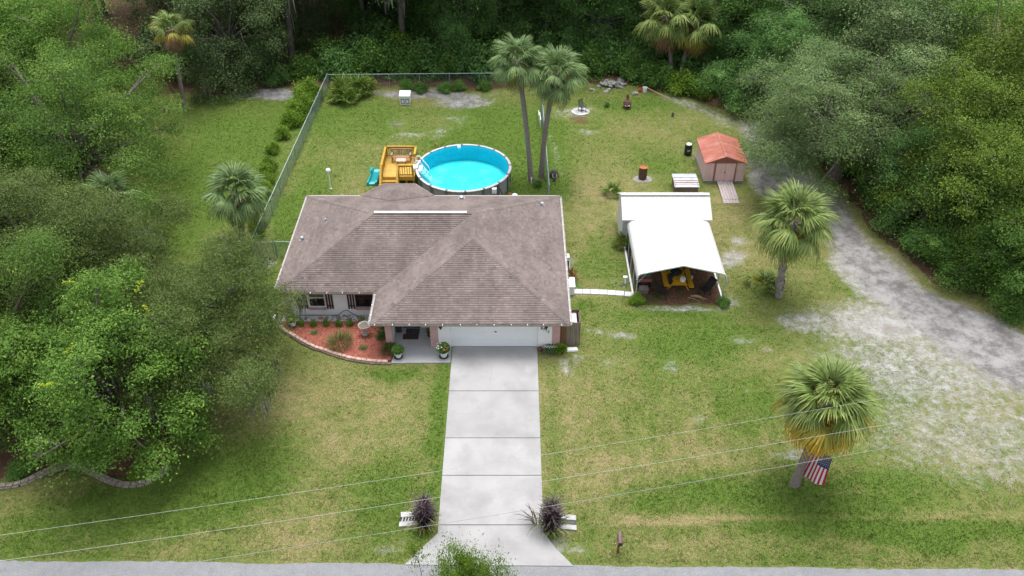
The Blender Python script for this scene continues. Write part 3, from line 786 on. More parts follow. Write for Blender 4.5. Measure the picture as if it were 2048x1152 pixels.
def moss_mesh(name, seed, C, n, zmax, ln=(.5,1.6)):
    rnd = random.Random(seed); m = MB(); C = [c for c in C if c[2] < zmax]
    for k in range(n):
        c = C[rnd.randrange(len(C))]; x, y, z = c[0]+rnd.gauss(0,.25), c[1]+rnd.gauss(0,.25), c[2]-rnd.uniform(0,.3)
        for j in range(7):
            a = rnd.uniform(0, 2*PI); w = rnd.uniform(.02,.06); L_ = rnd.uniform(*ln); jx, jy = rnd.gauss(0,.14), rnd.gauss(0,.14)
            px, py = math.cos(a)*w, math.sin(a)*w; t = rnd.random()
            q = [(x+jx-px,y+jy-py,z),(x+jx+px,y+jy+py,z),(x+jx+px*1.2+rnd.gauss(0,.04),y+jy+py*1.2,z-L_*.5),(x+jx-px*1.2+rnd.gauss(0,.04),y+jy-py*1.2,z-L_*.5),(x+jx+rnd.gauss(0,.08),y+jy+rnd.gauss(0,.08),z-L_)]
            m.add(q, [(0,1,2,3),(3,2,4)], t)
    return m.mesh(name)

lf = dict(rough=.65, spec=.2, trans=.3)
LEAF = {
 'bright': ramp_mat('leaf_bright', [(0.043,0.095,0.013),(0.078,0.165,0.023),(0.124,0.234,0.036),(0.247,0.36,0.064)], **lf),
 'olive':  ramp_mat('leaf_olive', [(0.05,0.079,0.019),(0.087,0.135,0.031),(0.131,0.186,0.045),(0.199,0.256,0.078)], **lf),
 'grey':   ramp_mat('leaf_grey', [(0.054,0.099,0.034),(0.1,0.161,0.055),(0.148,0.22,0.078),(0.224,0.298,0.114)], **lf),
 'dark':   ramp_mat('leaf_dark', [(0.046,0.106,0.028),(0.076,0.174,0.041),(0.12,0.244,0.059),(0.187,0.334,0.088)], **lf),
 'yellow': ramp_mat('leaf_yellowgreen', [(0.044,0.081,0.01),(0.079,0.132,0.015),(0.119,0.189,0.024),(0.212,0.28,0.043)], **lf),
 'shrub':  ramp_mat('leaf_shrub', [(0.037,0.092,0.019),(0.078,0.171,0.031),(0.121,0.247,0.043),(0.228,0.379,0.078)], **lf),
 'hedge':  ramp_mat('leaf_hedge', [(0.061,0.121,0.011),(0.114,0.215,0.017),(0.167,0.288,0.026),(0.268,0.376,0.054)], **lf),
 'tip':    ramp_mat('leaf_new_growth', [(.26,.34,.015),(.36,.44,.02),(.46,.52,.03)], **lf),
 'brown':  ramp_mat('leaf_dead', [(.10,.045,.025),(.17,.075,.045),(.24,.12,.08)], **lf),
 'red':    ramp_mat('leaf_croton', [(.12,.10,.02),(.20,.05,.02),(.18,.16,.04),(.33,.05,.03)], **lf),
}
moss_m = ramp_mat('spanish_moss', [(.085,.085,.065),(.15,.15,.12),(.23,.23,.19)], .9, .1)

def dome(seed, R_, z0, z1, n, lr, flat=.8, skirt=0.0, jit=.2):
    """many small lobes over an uneven dome of radius R_ between heights z0 and z1"""
    rnd = random.Random(seed); L_ = []
    for k in range(n):
        u = (k+.5)/n; el = math.asin(min(1, max(-1, -skirt + (1+skirt)*u*.97))); a = k*2.39996 + rnd.uniform(-.25,.25)
        q = 1 + rnd.gauss(0, jit) + .10*math.sin(3*a+seed) ; r = lr*rnd.choice((.6,.75,.9,1.1,1.3,1.55))
        rr_ = max(0, R_*q*math.cos(el) - r*.5); L_.append((math.cos(a)*rr_, math.sin(a)*rr_, z0 + (z1-z0-r*.4)*max(-.6, math.sin(el))*q, r, r, r*flat))
    return L_
def ring_lobes(seed, R_, zc, n, lr, flat=.75, top=True, jit=.25):
    rnd = random.Random(seed); L_ = []
    for k in range(n):
        a = 2*PI*k/n + rnd.uniform(-.3,.3); q = R_*rnd.uniform(1-jit,1.0)
        r = lr*rnd.uniform(.8,1.2); L_.append((math.cos(a)*q, math.sin(a)*q, zc+rnd.uniform(-.9,.7), r, r, r*flat))
    for k in range(max(2, n//2)):
        a = 2*PI*k/max(2,n//2) + rnd.uniform(-.5,.5); q = R_*.42*rnd.uniform(.6,1.2)
        r = lr*rnd.uniform(.9,1.25); L_.append((math.cos(a)*q, math.sin(a)*q, zc+lr*.75+rnd.uniform(-.3,.5), r, r, r*flat))
    return L_
KIT = {}
def kit(key, seed, lobes, n_clump, per, leaf, trunk_r, fork_z, twigs, **kw):
    me, C = leaf_mesh('crown_' + key, seed, lobes, n_clump, per, leaf, **kw)
    KIT[key] = (me, limb_mesh('trunk_' + key, seed+1, lobes, C, trunk_r, fork_z, n_twig=twigs), C, lobes)
kit('dense', 21, dome(5, 4.9, 3.2, 9.0, 44, 1.25, .85, .45), 1250, 105, .115, .34, 1.8, 70, zmin=.9, spread=(.38,.38,.20), shell=.5)
kit('broadleaf', 25, dome(5, 4.9, 3.2, 9.0, 46, 1.2, .85, .45, .16), 1050, 72, .155, .34, 1.8, 60, zmin=.9, spread=(.34,.34,.18), shell=.5)
kit('spread', 31, dome(8, 6.0, 3.9, 8.6, 50, 1.25, .62, .12), 1650, 105, .112, .40, 2.4, 90, zmin=2.2, spread=(.42,.42,.16), shell=.5)
kit('airy', 41, dome(12, 6.0, 3.6, 9.2, 48, 1.2, .6, .3, .2), 1250, 105, .11, .36, 2.2, 110, zmin=1.2, spread=(.42,.42,.15), droop=.12, shell=.45)
kit('weeping', 51, dome(15, 3.9, 3.2, 9.0, 36, 1.15, 1.0, .75), 800, 90, .14, .26, 2.6, 60, zmin=.25, droop=.3, spread=(.38,.38,.22))
kit('tall', 61, dome(18, 3.6, 7.6, 12.4, 26, 1.2, .8, .4), 560, 70, .17, .24, 5.2, 50, zmin=4.6)
kit('upright', 71, dome(22, 3.1, 3.6, 10.0, 32, 1.05, 1.2, .6), 800, 90, .125, .24, 1.6, 70, zmin=.4, spread=(.30,.30,.30))
kit('bush', 81, [(0,0,.6,.6,.6,.6),(.55,.25,.5,.5,.5,.45),(-.5,.4,.45,.5,.5,.4),(.15,-.55,.4,.5,.5,.35),(-.45,-.35,.7,.35,.35,.4),(.3,.1,1.0,.3,.3,.35)], 130, 40, .13, .05, .2, 8, zmin=.05, spread=(.17,.17,.15), shell=.4)
kit('ball', 91, [(0,0,.26,.26,.26,.26)], 60, 34, .055, .02, .1, 3, zmin=.04, spread=(.07,.07,.06), shell=.7)
for m_ in (x[1] for x in KIT.values()): m_.materials.append(bark)
for m_ in (x[0] for x in KIT.values()): m_.materials.append(LEAF['olive'])

def set_mat(o, m):
    o.material_slots[0].link = 'OBJECT'; o.material_slots[0].material = m
def tree(name, key, leaf, x, y, s=1.0, rz=0.0, label='', cat='tree', group=None, sz=None, tip=0, moss=0, mosslen=(.6,1.8), mz=7, dx=0, dy=0, dead=0):
    t = thing(name, label, cat, (x, y, 0), group)
    me, tr, C, lobes = KIT[key]; sv = (s, s, sz or s)
    cr = link('crown', me, t, (dx,dy,0), (0,0,rz), sv); set_mat(cr, LEAF[leaf])
    tk = link('trunk' if key not in ('bush','ball') else 'stem', tr, t, (dx,dy,0), (0,0,rz), sv)
    rnd = random.Random(int(abs(x*131+y*17)))
    if tip or dead:
        m = MB()
        for k in range(tip+dead):
            i = rnd.randrange(len(C)); c = C[i]
            if k < tip and c[2] < 2.5: continue
            bx, by, bz = c[0]*1.05, c[1]*1.05, c[2] + (.5 if k < tip else -.1); a0 = rnd.uniform(0,2*PI)
            nj = 26 if k < tip else 90
            for j in range(nj):
                q = j/nj; sp_ = .05 if k < tip else .25
                px, py, pz = bx + math.cos(a0)*q*.6 + rnd.gauss(0,sp_), by + math.sin(a0)*q*.6 + rnd.gauss(0,sp_), bz + (q*.35 if k < tip else -q*1.3) + rnd.gauss(0,.05)
                a = rnd.uniform(0,2*PI); l_ = .08; tx, ty = math.cos(a)*l_, math.sin(a)*l_
                m.add([(px-tx,py-ty,pz),(px+ty*.4,py-tx*.4,pz+.02),(px+tx,py+ty,pz+rnd.uniform(-.04,.04)),(px-ty*.4,py+tx*.4,pz+.02)], [(0,1,2,3)], rnd.random())
        o = link('new_growth' if tip else 'dead_twig', m.mesh('new_growth'), t, (dx,dy,0), (0,0,rz), sv); o.data.materials.append(LEAF['tip' if tip else 'brown']); o['kind'] = 'stuff'
    if moss:
        o = link('moss', moss_mesh('moss', int(abs(x*7+y)), C, moss, mz, mosslen), t, (dx,dy,0), (0,0,rz), sv); o.data.materials.append(moss_m); o['kind'] = 'stuff'
    return t

# ---- palms
def frond_mesh(name, seed, pet, fan, n=32, droop=.55, arc=1.95, w=.078):
    rnd = random.Random(seed); m = MB()
    # petiole along +X, arching gently
    pts = [Vector((pet*t, 0, -.10*pet*t*t)) for t in (0,.35,.7,1.0)]
    m.tube(pts, [.028,.022,.018,.014], 4, cap=False, t=.75)
    h = pts[-1]
    for k in range(n):
        q = -1 + 2*k/(n-1); a = arc*q + rnd.uniform(-.04,.04)
        L_ = fan*(1 - .28*abs(q)**1.5)*rnd.uniform(.9,1.08)
        d_ = Vector((math.cos(a), math.sin(a), 0)); s_ = Vector((-d_.y, d_.x, 0))
        fold = (1 if k % 2 else -1)*.018
        P_ = []
        for t in (0.06, .4, .72, 1.0):
            p = h + d_*L_*t; p.z -= droop*L_*(t**2.4)*rnd.uniform(.8,1.2) + .18*L_*abs(q)*t
            p -= Vector((droop*.25*L_*t**3*math.cos(a), droop*.25*L_*t**3*math.sin(a), 0)) 
            P_.append(p)
        ws = (w*.35, w, w*.62, .004); vs = []
        for p, ww in zip(P_, ws): vs += [p - s_*ww/2 + Vector((0,0,fold)), p + s_*ww/2 - Vector((0,0,fold))]
        tn = min(1, max(0, rnd.gauss(.5,.18)))
        m.add(vs, [(0,1,3,2),(2,3,5,4)], tn); m.add(vs[4:], [(0,1,3,2)], min(1, tn+.22))
    return m.mesh(name)
FR = [frond_mesh('frond_a', 1, 1.05, 1.25, droop=.45), frond_mesh('frond_b', 2, 1.2, 1.2, droop=.62), frond_mesh('frond_c', 3, .95, 1.3, droop=.8)]
FRS = [frond_mesh('frond_s', 5, .55, .72, 18, .22, 1.9, .06), frond_mesh('frond_t', 6, .7, .7, 18, .3, 1.9, .06)]
PALM = {
 'green': ramp_mat('frond_green', [(0.07,0.115,0.021),(0.123,0.186,0.041),(0.188,0.256,0.063),(0.301,0.348,0.096)], .5, .35, .22),
 'blue':  ramp_mat('frond_bluegreen', [(0.062,0.114,0.034),(0.109,0.185,0.059),(0.166,0.254,0.087),(0.253,0.339,0.12)], .5, .35, .22),
 'yel':   ramp_mat('frond_yellowed', [(.12,.135,.02),(.20,.21,.03),(.30,.26,.03),(.40,.27,.03)], .5, .3, .22),
 'gold':  ramp_mat('frond_gold', [(0.2,0.175,0.019),(0.375,0.275,0.022),(0.525,0.35,0.025),(0.575,0.312,0.037)], .5, .3, .22),
 'dead':  ramp_mat('frond_dead', [(.13,.075,.045),(.23,.14,.085),(.32,.22,.14)], .8, .1, .15),
 'deep':  ramp_mat('frond_palmetto', [(.050,.095,.014),(.090,.160,.022),(.135,.215,.032),(.2,.27,.06)], .5, .3, .22),
}
for f_ in FR + FRS: f_.materials.append(PALM['green'])
def palm(label, base, top, n=34, s=1.0, r=.19, colr='green', yel=5, gold=0, dead=2, seed=1, boots=False, group=None, elmin=-48, bend=(0,0)):
    rnd = random.Random(seed)
    t = thing('palm_tree', label, 'palm tree', (base[0], base[1], 0), group)
    b0, t0 = Vector((base[0], base[1], -.1)), Vector(top); pts, rs_ = [], []
    K = 16
    for k in range(K+1):
        q = k/K; p = b0.lerp(t0, q) + Vector((bend[0], bend[1], 0))*math.sin(q*PI)
        pts.append(p); rs_.append(r*(1.28 - .28*min(1, q*5)) * (1 + (.10 if k % 2 else -.04)*(1 if boots else .35)))
    m = MB().tube(pts, rs_, 10)
    if boots:
        for k in range(int((t0-b0).length*22)):
            q = rnd.random(); p = b0.lerp(t0, q) + Vector((bend[0], bend[1], 0))*math.sin(q*PI); a = k*2.4
            o_ = Vector((math.cos(a), math.sin(a), 0)); pp = p + o_*r*.95
            m.bar(pp, pp + o_*.10 + Vector((0,0,.20)), .10, .035, o_, t=rnd.random())
    # old leaf bases under the crown
    for k in range(26):
        a = k*2.4; o_ = Vector((math.cos(a), math.sin(a), 0)); p = t0 - Vector((0,0,.05+.035*k))
        m.bar(p + o_*r*.8, p + o_*(r+.22) + Vector((0,0,.18)), .08, .03, o_)
    m.build('trunk', boot_bark if boots else palm_bark, t)
    for k in range(n):
        q = (k+.5)/n; el = R(82 - (82-elmin)*q**.85) + rnd.uniform(-.12,.12); az = k*2.39996 + rnd.uniform(-.25,.25)
        me = FR[0] if q < .35 else (FR[1] if q < .7 else FR[2])
        sc_ = s*rnd.uniform(.9,1.1)*(.8 + .2*min(1, q*3))
        p = t0 + Vector((0,0,.25*s - .55*s*q)) 
        o = piece('frond', me, t, p, sc=(sc_,)*3, rot=(rnd.uniform(-.35,.35), -el, az))
        o.rotation_mode = 'XYZ'
        m_ = PALM[colr]
        if k >= n-dead: m_ = PALM['dead']
        elif k >= n-dead-gold: m_ = PALM['gold']
        elif k >= n-dead-gold-yel: m_ = PALM['yel']
        set_mat(o, m_)
    return t
def palmetto(label, x, y, n=16, s=1.0, colr='deep', seed=1, cat='palm shrub', group=None, z=.15, spread=.3, name='palmetto'):
    rnd = random.Random(seed); t = thing(name, label, cat, (x, y, 0), group)
    for k in range(n):
        q = (k+.5)/n; el = R(78 - 62*q) + rnd.uniform(-.15,.15); az = k*2.39996 + rnd.uniform(-.3,.3); a2 = rnd.uniform(0,2*PI); rr_ = spread*rnd.random()
        o = piece('frond', FRS[k % 2], t, (x+math.cos(a2)*rr_, y+math.sin(a2)*rr_, z), sc=(s*rnd.uniform(.85,1.2),)*3, rot=(rnd.uniform(-.4,.4), -el, az))
        set_mat(o, PALM['yel'] if rnd.random() < .06 else PALM[colr])
    return t
# ------------------------------------------------------------------ trees round the yard
tree('oak_tree', 'broadleaf', 'bright', -19.4, 31.5, .9, .4, 'large dense bright green oak with yellow new growth over the curved stone edging', tip=22, dead=1, sz=.93)
tree('oak_tree', 'dense', 'bright', -27.2, 33.6, .95, 2.1, 'dark lower oak cut by the left picture edge above the bark bed', tip=8)
tree('oak_tree', 'spread', 'olive', -16.6, 35.0, .76, .9, 'spreading olive oak hung with grey moss beside the left house corner', moss=46, mosslen=(.7,2.2), mz=6.0, sz=.84)
tree('oak_tree', 'spread', 'olive', -24.6, 39.0, .86, 2.6, 'broad olive live oak in front of the half hidden palm', sz=.98, moss=14)
tree('oak_tree', 'spread', 'olive', -31.0, 41.0, 1.05, 4.0, 'olive live oak at the left picture edge with pale bare limbs')
tree('oak_tree', 'airy', 'bright', -30.2, 54.6, 1.14, .3, 'big round bright green oak left of the mown side yard', sz=1.12)
tree('oak_tree', 'dense', 'bright', -36.6, 64.5, 1.2, 1.7, 'light green oak behind the big round oak at upper left', sz=1.25)
tree('oak_tree', 'weeping', 'dark', -36.0, 52.5, 1.1, 1.1, 'shaded dark tree under the left oaks', sz=.8)
tree('oak_tree', 'spread', 'olive', -41.0, 58.0, 1.1, 1.9, 'olive oak at the far upper left corner')
tree('oak_tree', 'dense', 'bright', -43.5, 70.0, 1.25, 3.1, 'pale green oak behind the upper left corner trees', sz=1.2)
tree('oak_tree', 'weeping', 'grey', -24.8, 74.6, 1.12, .5, 'grey green oak with leaves reaching the ground right of the leaning palm', sz=1.12, moss=12)
tree('oak_tree', 'weeping', 'grey', -29.6, 79.0, 1.2, 2.5, 'grey green oak behind the leaning palm', sz=1.2)
tree('oak_tree', 'tall', 'grey', -20.6, 79.6, 1.15, 1.2, 'mossy pale tree at the back left of the fence corner', moss=60, mosslen=(1.5,3.5), mz=30)
tree('oak_tree', 'airy', 'grey', 23.9, 57.2, 1.16, .8, 'huge grey green oak arching over the dirt lane', moss=16, sz=1.05)
tree('oak_tree', 'weeping', 'grey', 27.5, 63.5, 1.35, 2.2, 'grey green oak in the wood behind the lane oak', sz=1.2)
tree('oak_tree', 'dense', 'yellow', 30.4, 49.2, 1.12, 1.3, 'tall yellow green tree at the right picture edge', sz=1.25)
tree('oak_tree', 'upright', 'yellow', 33.5, 55.0, 1.25, .2, 'yellow green treetop behind the right edge tree', sz=1.3)
tree('oak_tree', 'weeping', 'dark', 27.6, 50.0, .78, 2.9, 'dark green tree leaning out below the grey green oak', sz=.8)
tree('oak_tree', 'weeping', 'shrub', 30.2, 44.4, .85, .6, 'leafy green thicket tree at the bend of the dirt lane', sz=.6)
tree('oak_tree', 'upright', 'bright', 32.4, 42.0, .72, 1.6, 'low bright tree above the lane at the right picture edge', sz=.62)
tree('oak_tree', 'weeping', 'dark', 34.0, 46.0, 1.2, 3.3, 'dark tree filling the wood edge on the far right', sz=1.0)
tree('oak_tree', 'weeping', 'dark', 21.6, 69.0, .95, 1.0, 'dark oak at the back corner beyond the dirt lane', sz=.85)
tree('oak_tree', 'weeping', 'dark', 20.2, 74.6, .85, 4.0, 'dark bushy oak right of the two back palms', sz=.8)
tree('oak_tree', 'upright', 'dark', -4.6, 79.4, 1.05, .7, 'tall green tree behind the middle of the back fence', sz=1.15)
tree('oak_tree', 'weeping', 'dark', 3.4, 83.0, 1.1, 2.0, 'round dark tree behind the pair of pool palms', sz=.95)
tree('oak_tree', 'airy', 'dark', 29.0, 72.0, 1.25, 2.7, 'deep green tree at the top right behind the lane oak')
tree('oak_tree', 'airy', 'bright', 38.5, 66.0, 1.3, .9, 'green treetop in the upper right corner')
tree('oak_tree', 'weeping', 'dark', 39.5, 52.0, 1.3, .4, 'dark tree in the wood beyond the right picture edge')
# the wood behind: tall trunks with high crowns
rw = random.Random(77)
def FT(x, y):
    where = 'at the upper left of the picture' if x < -18 else 'behind the back fence' if x < 0 else 'between the two palm pairs' if x < 13 else 'right of the back palm pair'
    return 'tall bare trunk tree in the %swood %s' % ('deep ' if y > 88 else '', where)
def FS(x, y, c):
    where = ('along the dirt lane' if y < 66 and x > 20 else 'left of the fence corner' if x < -15 else 'behind the back fence left of the kennel' if x < -9 else 'behind the back fence right of the kennel' if x < 0 else
             'behind the rubble pile' if x < 12 else 'round the feet of the back palm pair' if x < 17.5 else 'at the back end of the dirt lane')
    return '%s leafy shrub growing %s' % ({'dark': 'dark green', 'shrub': 'mid green', 'hedge': 'bright green'}[c], where)
for i, (x, y, k, c, s, lb) in enumerate(((-14.5,93,'weeping','shrub',1.15,'leafy tree standing left of centre in the back wood'),(-11.6,87,'weeping','dark',1.2,'dark low branched tree in the back wood behind the doghouse'),(-.8,87,'weeping','dark',1.25,'dark low branched tree behind the pool palms, deep in the wood'),(8.6,80.5,'weeping','dark',1.0,'dark low tree left of the back palm pair'),
      (19.5,78,'weeping','shrub',1.2,'leafy tree right of the back palm pair'),(24.5,77,'airy','grey',1.0,'greyish treetop above the bend of the lane'),(-23.5,86,'weeping','grey',1.3,'grey mossy tree deep in the wood at upper left'),(13.5,86,'weeping','dark',1.2,'dark tree deep in the wood behind the back palms'),(4.5,88,'upright','dark',1.3,'narrow dark tree deep in the wood at top centre'),(-6.8,88.5,'upright','shrub',1.3,'narrow green tree deep in the wood left of centre'))):
    tree('oak_tree', k, c, x, y, s, i*1.3, lb)
spots = [(-10.3,80.8),(-6.1,78.2),(-20.0,83.5),(-1.5,81),(-14.5,84.5),(6.0,80.5),(7.4,80.2),(9.5,86),(13.0,84),(17.5,81),(20.5,78),(23.5,82),(-26,87),(-32,86),(-38,80),(-3,90),(3,92),(-9,93),(-16,94),(10,94),(16,92),(24,91),(31,86),(36,80),(-24,95),(-33,95),(-42,90),(31,95),(40,90),(46,74),(-46,80),(-7,100),(6,101),(20,100),(-20,102),(34,102),(-36,103)]
for i, (x, y) in enumerate(spots):
    tree('forest_tree', 'tall', ('dark','shrub','grey')[i % 3], x, y, rw.uniform(.95,1.3), rw.uniform(0,6.28), FT(x,y), group=FT(x,y), sz=rw.uniform(1.1,1.4), moss=(14 if i % 4 == 0 else 0))
# undergrowth: separate shrubs along the wood's edge
us = [(-12.6,75.6,1.5,'shrub'),(-11.0,76.6,1.7,'shrub'),(-9.2,75.4,1.4,'shrub'),(-13.9,77.4,1.6,'dark'),(-7.6,76.4,1.5,'dark'),(-10.3,78.6,1.3,'hedge'),(-6.0,75.2,1.3,'shrub'),(-4.4,75.9,1.4,'dark'),(-2.6,75.0,1.3,'dark'),(-1.0,76.6,1.5,'shrub'),(-15.6,75.0,1.2,'dark'),(-16.6,77.6,1.3,'shrub'),
      (-20.6,73.3,1.0,'dark'),(-18.6,74.9,1.0,'shrub'),(7.0,75.6,1.3,'shrub'),(8.8,76.6,1.4,'dark'),(10.4,74.9,1.2,'shrub'),(11.9,73.8,1.2,'shrub'),(13.2,72.6,1.1,'shrub'),(14.7,71.7,1.1,'hedge'),(16.2,70.9,1.1,'hedge'),(5.4,77.8,1.3,'dark'),(12.8,76.8,1.6,'dark'),(16.2,75.4,1.7,'dark'),(19.4,71.6,1.3,'shrub'),(10.6,79.2,1.6,'dark'),(19.8,69.8,1.2,'dark'),
      (23.0,64.6,1.2,'dark'),(24.0,61.6,1.1,'shrub'),(25.9,55.2,1.0,'shrub'),(26.0,52.6,1.0,'shrub'),(26.8,47.4,1.1,'shrub'),(28.0,45.9,1.1,'shrub'),(29.8,43.6,1.0,'hedge'),(31.4,42.2,1.1,'shrub'),(33.2,41.2,1.1,'dark'),(29.0,45.3,1.3,'dark'),(34.2,40.0,1.2,'shrub'),(24.6,58.5,1.1,'dark'),(36,39.6,1.2,'hedge'),
      (0.6,79.5,1.5,'dark'),(3.2,78.4,1.4,'dark'),(21.4,73.5,1.6,'shrub'),(-23.5,77.8,1.5,'dark'),(8.0,83,1.6,'dark'),(14.8,79.5,1.6,'dark'),(-8.5,83.5,1.6,'dark'),(-12.5,81.5,1.4,'dark'),(-2.8,84.5,1.6,'dark'),(18.8,84.5,1.7,'dark')]
for i, (x, y, s, c) in enumerate(us):
    tree('forest_shrub', 'bush', c, x, y, s*rw.uniform(1.0,1.3), rw.uniform(0,6.28), FS(x,y,c), 'shrub', FS(x,y,c), sz=s*rw.uniform(1.1,1.6))
# low ground cover of the wood edge: too many small plants to count
gc = MB(); rg = random.Random(5)
for k in range(9000):
    if k < 6200: x = rg.uniform(-24, 22); y = np.interp(x, [-24,-14,-2,5,10,14,18,22], [72.5,74,72.6,73.2,73.2,71.2,69.2,66]) + abs(rg.gauss(0,1))*5.5
    else:
        q = rg.random(); x = np.interp(q, [0,.3,.5,.75,1], [23.6,25.2,26.6,30,37]) ; y = np.interp(q, [0,.3,.5,.75,1], [62,53.6,46,42,39.6]); x += abs(rg.gauss(0,1.6))
    if vnoise(np.array(x), np.array(y), 2.4, 33) < .45: continue
    z = rg.uniform(.05,.35)
    for j in range(3):
        a = rg.uniform(0,6.28); l_ = rg.uniform(.10,.22); tx, ty = math.cos(a)*l_, math.sin(a)*l_; xx, yy = x+rg.gauss(0,.14), y+rg.gauss(0,.14)
        gc.add([(xx-tx*.5,yy-ty*.5,z-.05),(xx+ty*.35,yy-tx*.35,z+.02),(xx+tx*.6,yy+ty*.6,z+rg.uniform(-.12,.1)),(xx-ty*.35,yy+tx*.35,z+.02)], [(0,1,2,3)], rg.random())
gc.build('ground_cover', LEAF['shrub'], kind='stuff')

# ------------------------------------------------------------------ palms
palm('left one of the two tall palms beside the pool', (1.40,56.6), (.35,56.9,9.2), 34, .92, .17, 'blue', yel=3, dead=3, seed=1, bend=(.1,0))
palm('right one of the two tall palms beside the pool, standing at the fence', (2.16,57.2), (3.0,57.0,8.2), 36, .98, .18, 'blue', yel=2, dead=2, seed=2, bend=(-.18,0))
palm('palm with rough patterned trunk outside the front corner of the chain-link fence', (-17.76,48.2), (-17.4,48.3,4.0), 36, 1.0, .21, 'blue', yel=6, dead=1, seed=3, boots=True)
palm('tall leaning palm with brown hanging fronds at the back of the side yard', (-27.35,68.1), (-26.9,68.2,6.9), 24, .8, .17, 'green', yel=5, dead=10, seed=4, elmin=-60)
palm('palm half hidden behind the olive oak on the left', (-25.3,47.6), (-25.2,47.8,3.9), 24, .95, .2, 'blue', yel=2, dead=3, seed=5, boots=True)
palm('palm with criss-cross trunk beside the dirt lane', (16.29,42.85), (16.2,43.0,5.4), 42, 1.12, .20, 'green', yel=9, dead=1, seed=6, boots=True, elmin=-62, bend=(-.12,0))
palm('big palm with golden lower fronds and a flag on its trunk', (13.55,28.15), (14.1,28.5,5.2), 54, 1.12, .20, 'green', yel=10, gold=17, dead=1, seed=7, elmin=-58)
palm('left palm of the pair at the edge of the wood', (14.35,74.3), (13.2,74.6,5.6), 30, 1.25, .17, 'green', yel=4, dead=4, seed=8, elmin=-60)
palm('right palm of the pair at the edge of the wood, its trunk leaning right', (14.9,74.0), (16.0,74.2,5.3), 30, 1.25, .17, 'green', yel=5, dead=5, seed=9, elmin=-60, bend=(-.25,0))
palm('palm behind the pair at the edge of the wood', (15.6,77.2), (14.8,77.6,5.6), 22, 1.1, .17, 'green', yel=2, dead=3, seed=10)
for k, (x, y, s) in enumerate(((-14.6,70.6,1.25),(-13.0,71.3,1.3),(-13.9,69.7,1.05))):
    palmetto(('left','right','front')[k] + ' clump of the palmetto thicket in the back fence corner', x, y, 20, s, 'deep', seed=20+k, group='palmetto thicket in the fence corner', spread=.5)
palmetto('small palmetto left of the lane palm trunk', 15.55, 43.6, 12, .95, 'green', seed=31)
palmetto('tiny palm seedling behind the wooden deck', -5.6, 60.9, 8, .5, 'deep', seed=32, spread=.05)
palmetto('tiny palm seedling behind the pool rim', -4.0, 60.7, 9, .55, 'deep', seed=33, spread=.05)
palmetto('low palmetto on the lawn between burn barrel and white carport', 7.2, 54.6, 12, .7, 'deep', seed=34, spread=.1)
palmetto('arching green plant at the front corner of the white metal building', 7.35, 48.2, 16, .72, 'deep', seed=35, spread=.12)
# hedge along the outside of the left fence run
hd = [(-17.9,69.8,1.5),(-18.1,68.3,1.3),(-18.2,66.6,1.2),(-18.5,65.2,1.05),(-18.7,63.2,.8),(-19.0,60.8,.7),(-18.8,58.4,.75),(-18.6,57.2,.8),(-18.5,56.0,.75),(-18.3,54.8,.8),(-18.2,53.4,.65),(-17.9,50.4,.75),(-17.6,49.4,.6)]
ordn = ['first','second','third','fourth','fifth','sixth','seventh','eighth','ninth','tenth','eleventh','twelfth','thirteenth']
for i, (x, y, s) in enumerate(hd):
    tree('hedge_shrub', 'bush', 'hedge', x+.6, y, s*.75, i*1.3, ordn[i] + (' and tallest' if i == 0 else '') + ' shrub counted from the back in the row outside the left fence', 'shrub', 'shrub row outside the left fence', sz=s*.95)
for i, (x, y) in enumerate(((-5.8,71.6),(-4.6,72.0),(-7.9,71.7),(-9.2,72.2),(-2.4,72.1))):
    tree('fence_shrub', 'bush', 'shrub', x, y, .6, i*1.1, ordn[(2,3,1,0,4)[i]] + ' small green shrub from the kennel side in front of the back fence', 'shrub', 'small shrubs in front of the back fence')

# ------------------------------------------------------------------ front bed: mulch, river stone strip, edging, shrubs
mulch_m = mat('red_mulch', (.300,.092,.064), .95, .35, 9, .9, 35, dirt=(.38,.20,.14), dscale=14, damt=.6)
edge_pts = [(-13.80,40.75),(-13.62,40.10),(-13.34,39.62),(-12.54,38.98),(-11.53,38.22),(-10.28,37.60),(-9.08,37.10),(-7.92,36.84),(-6.74,36.76)]
bed = MB().prism(list(reversed([(-13.50,40.28),(-13.30,39.75),(-12.5,39.1),(-11.5,38.35),(-10.25,37.73),(-9.05,37.22),(-7.9,36.96),(-6.74,36.9),(-6.74,38.06),(-7.15,38.06),(-7.15,40.28)])), 0, .13)
mulch = struct(bed.build('mulch_bed', mulch_m))
mc = MB(); rm = random.Random(3)
for k in range(3000):
    x, y = rm.uniform(-13.3,-6.8), rm.uniform(36.9,40.25)
    if y < np.interp(x, [p[0] for p in edge_pts[1:]], [p[1] for p in edge_pts[1:]]) + .22 or (x > -7.2 and y > 38.0): continue
    a = rm.uniform(0,6.28); l_ = rm.uniform(.03,.09); p = Vector((x,y,.14)); d_ = Vector((math.cos(a)*l_, math.sin(a)*l_, rm.uniform(-.01,.03)))
    mc.bar(p, p+d_, rm.uniform(.015,.035), .012, t=rm.random())
mc = mc.build('mulch_chips', ramp_mat('mulch_chip', [(.15,.045,.032),(.29,.098,.068),(.41,.19,.14)], .9, .1), kind='stuff')
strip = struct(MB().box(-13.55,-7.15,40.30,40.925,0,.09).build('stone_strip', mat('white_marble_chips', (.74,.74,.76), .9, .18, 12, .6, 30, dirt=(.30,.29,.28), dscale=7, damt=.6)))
stn = MB()
for k in range(900):
    x, y = rm.uniform(-13.5,-7.2), rm.uniform(40.33,40.90); r_ = rm.uniform(.025,.06)
    stn.blob((x,y,.09), (r_*1.3,r_,r_*.6), k, .25, 5, 3, min(1, max(0, rm.gauss(.75,.25)) if x < -10.8 else max(0, rm.gauss(.55,.3))))
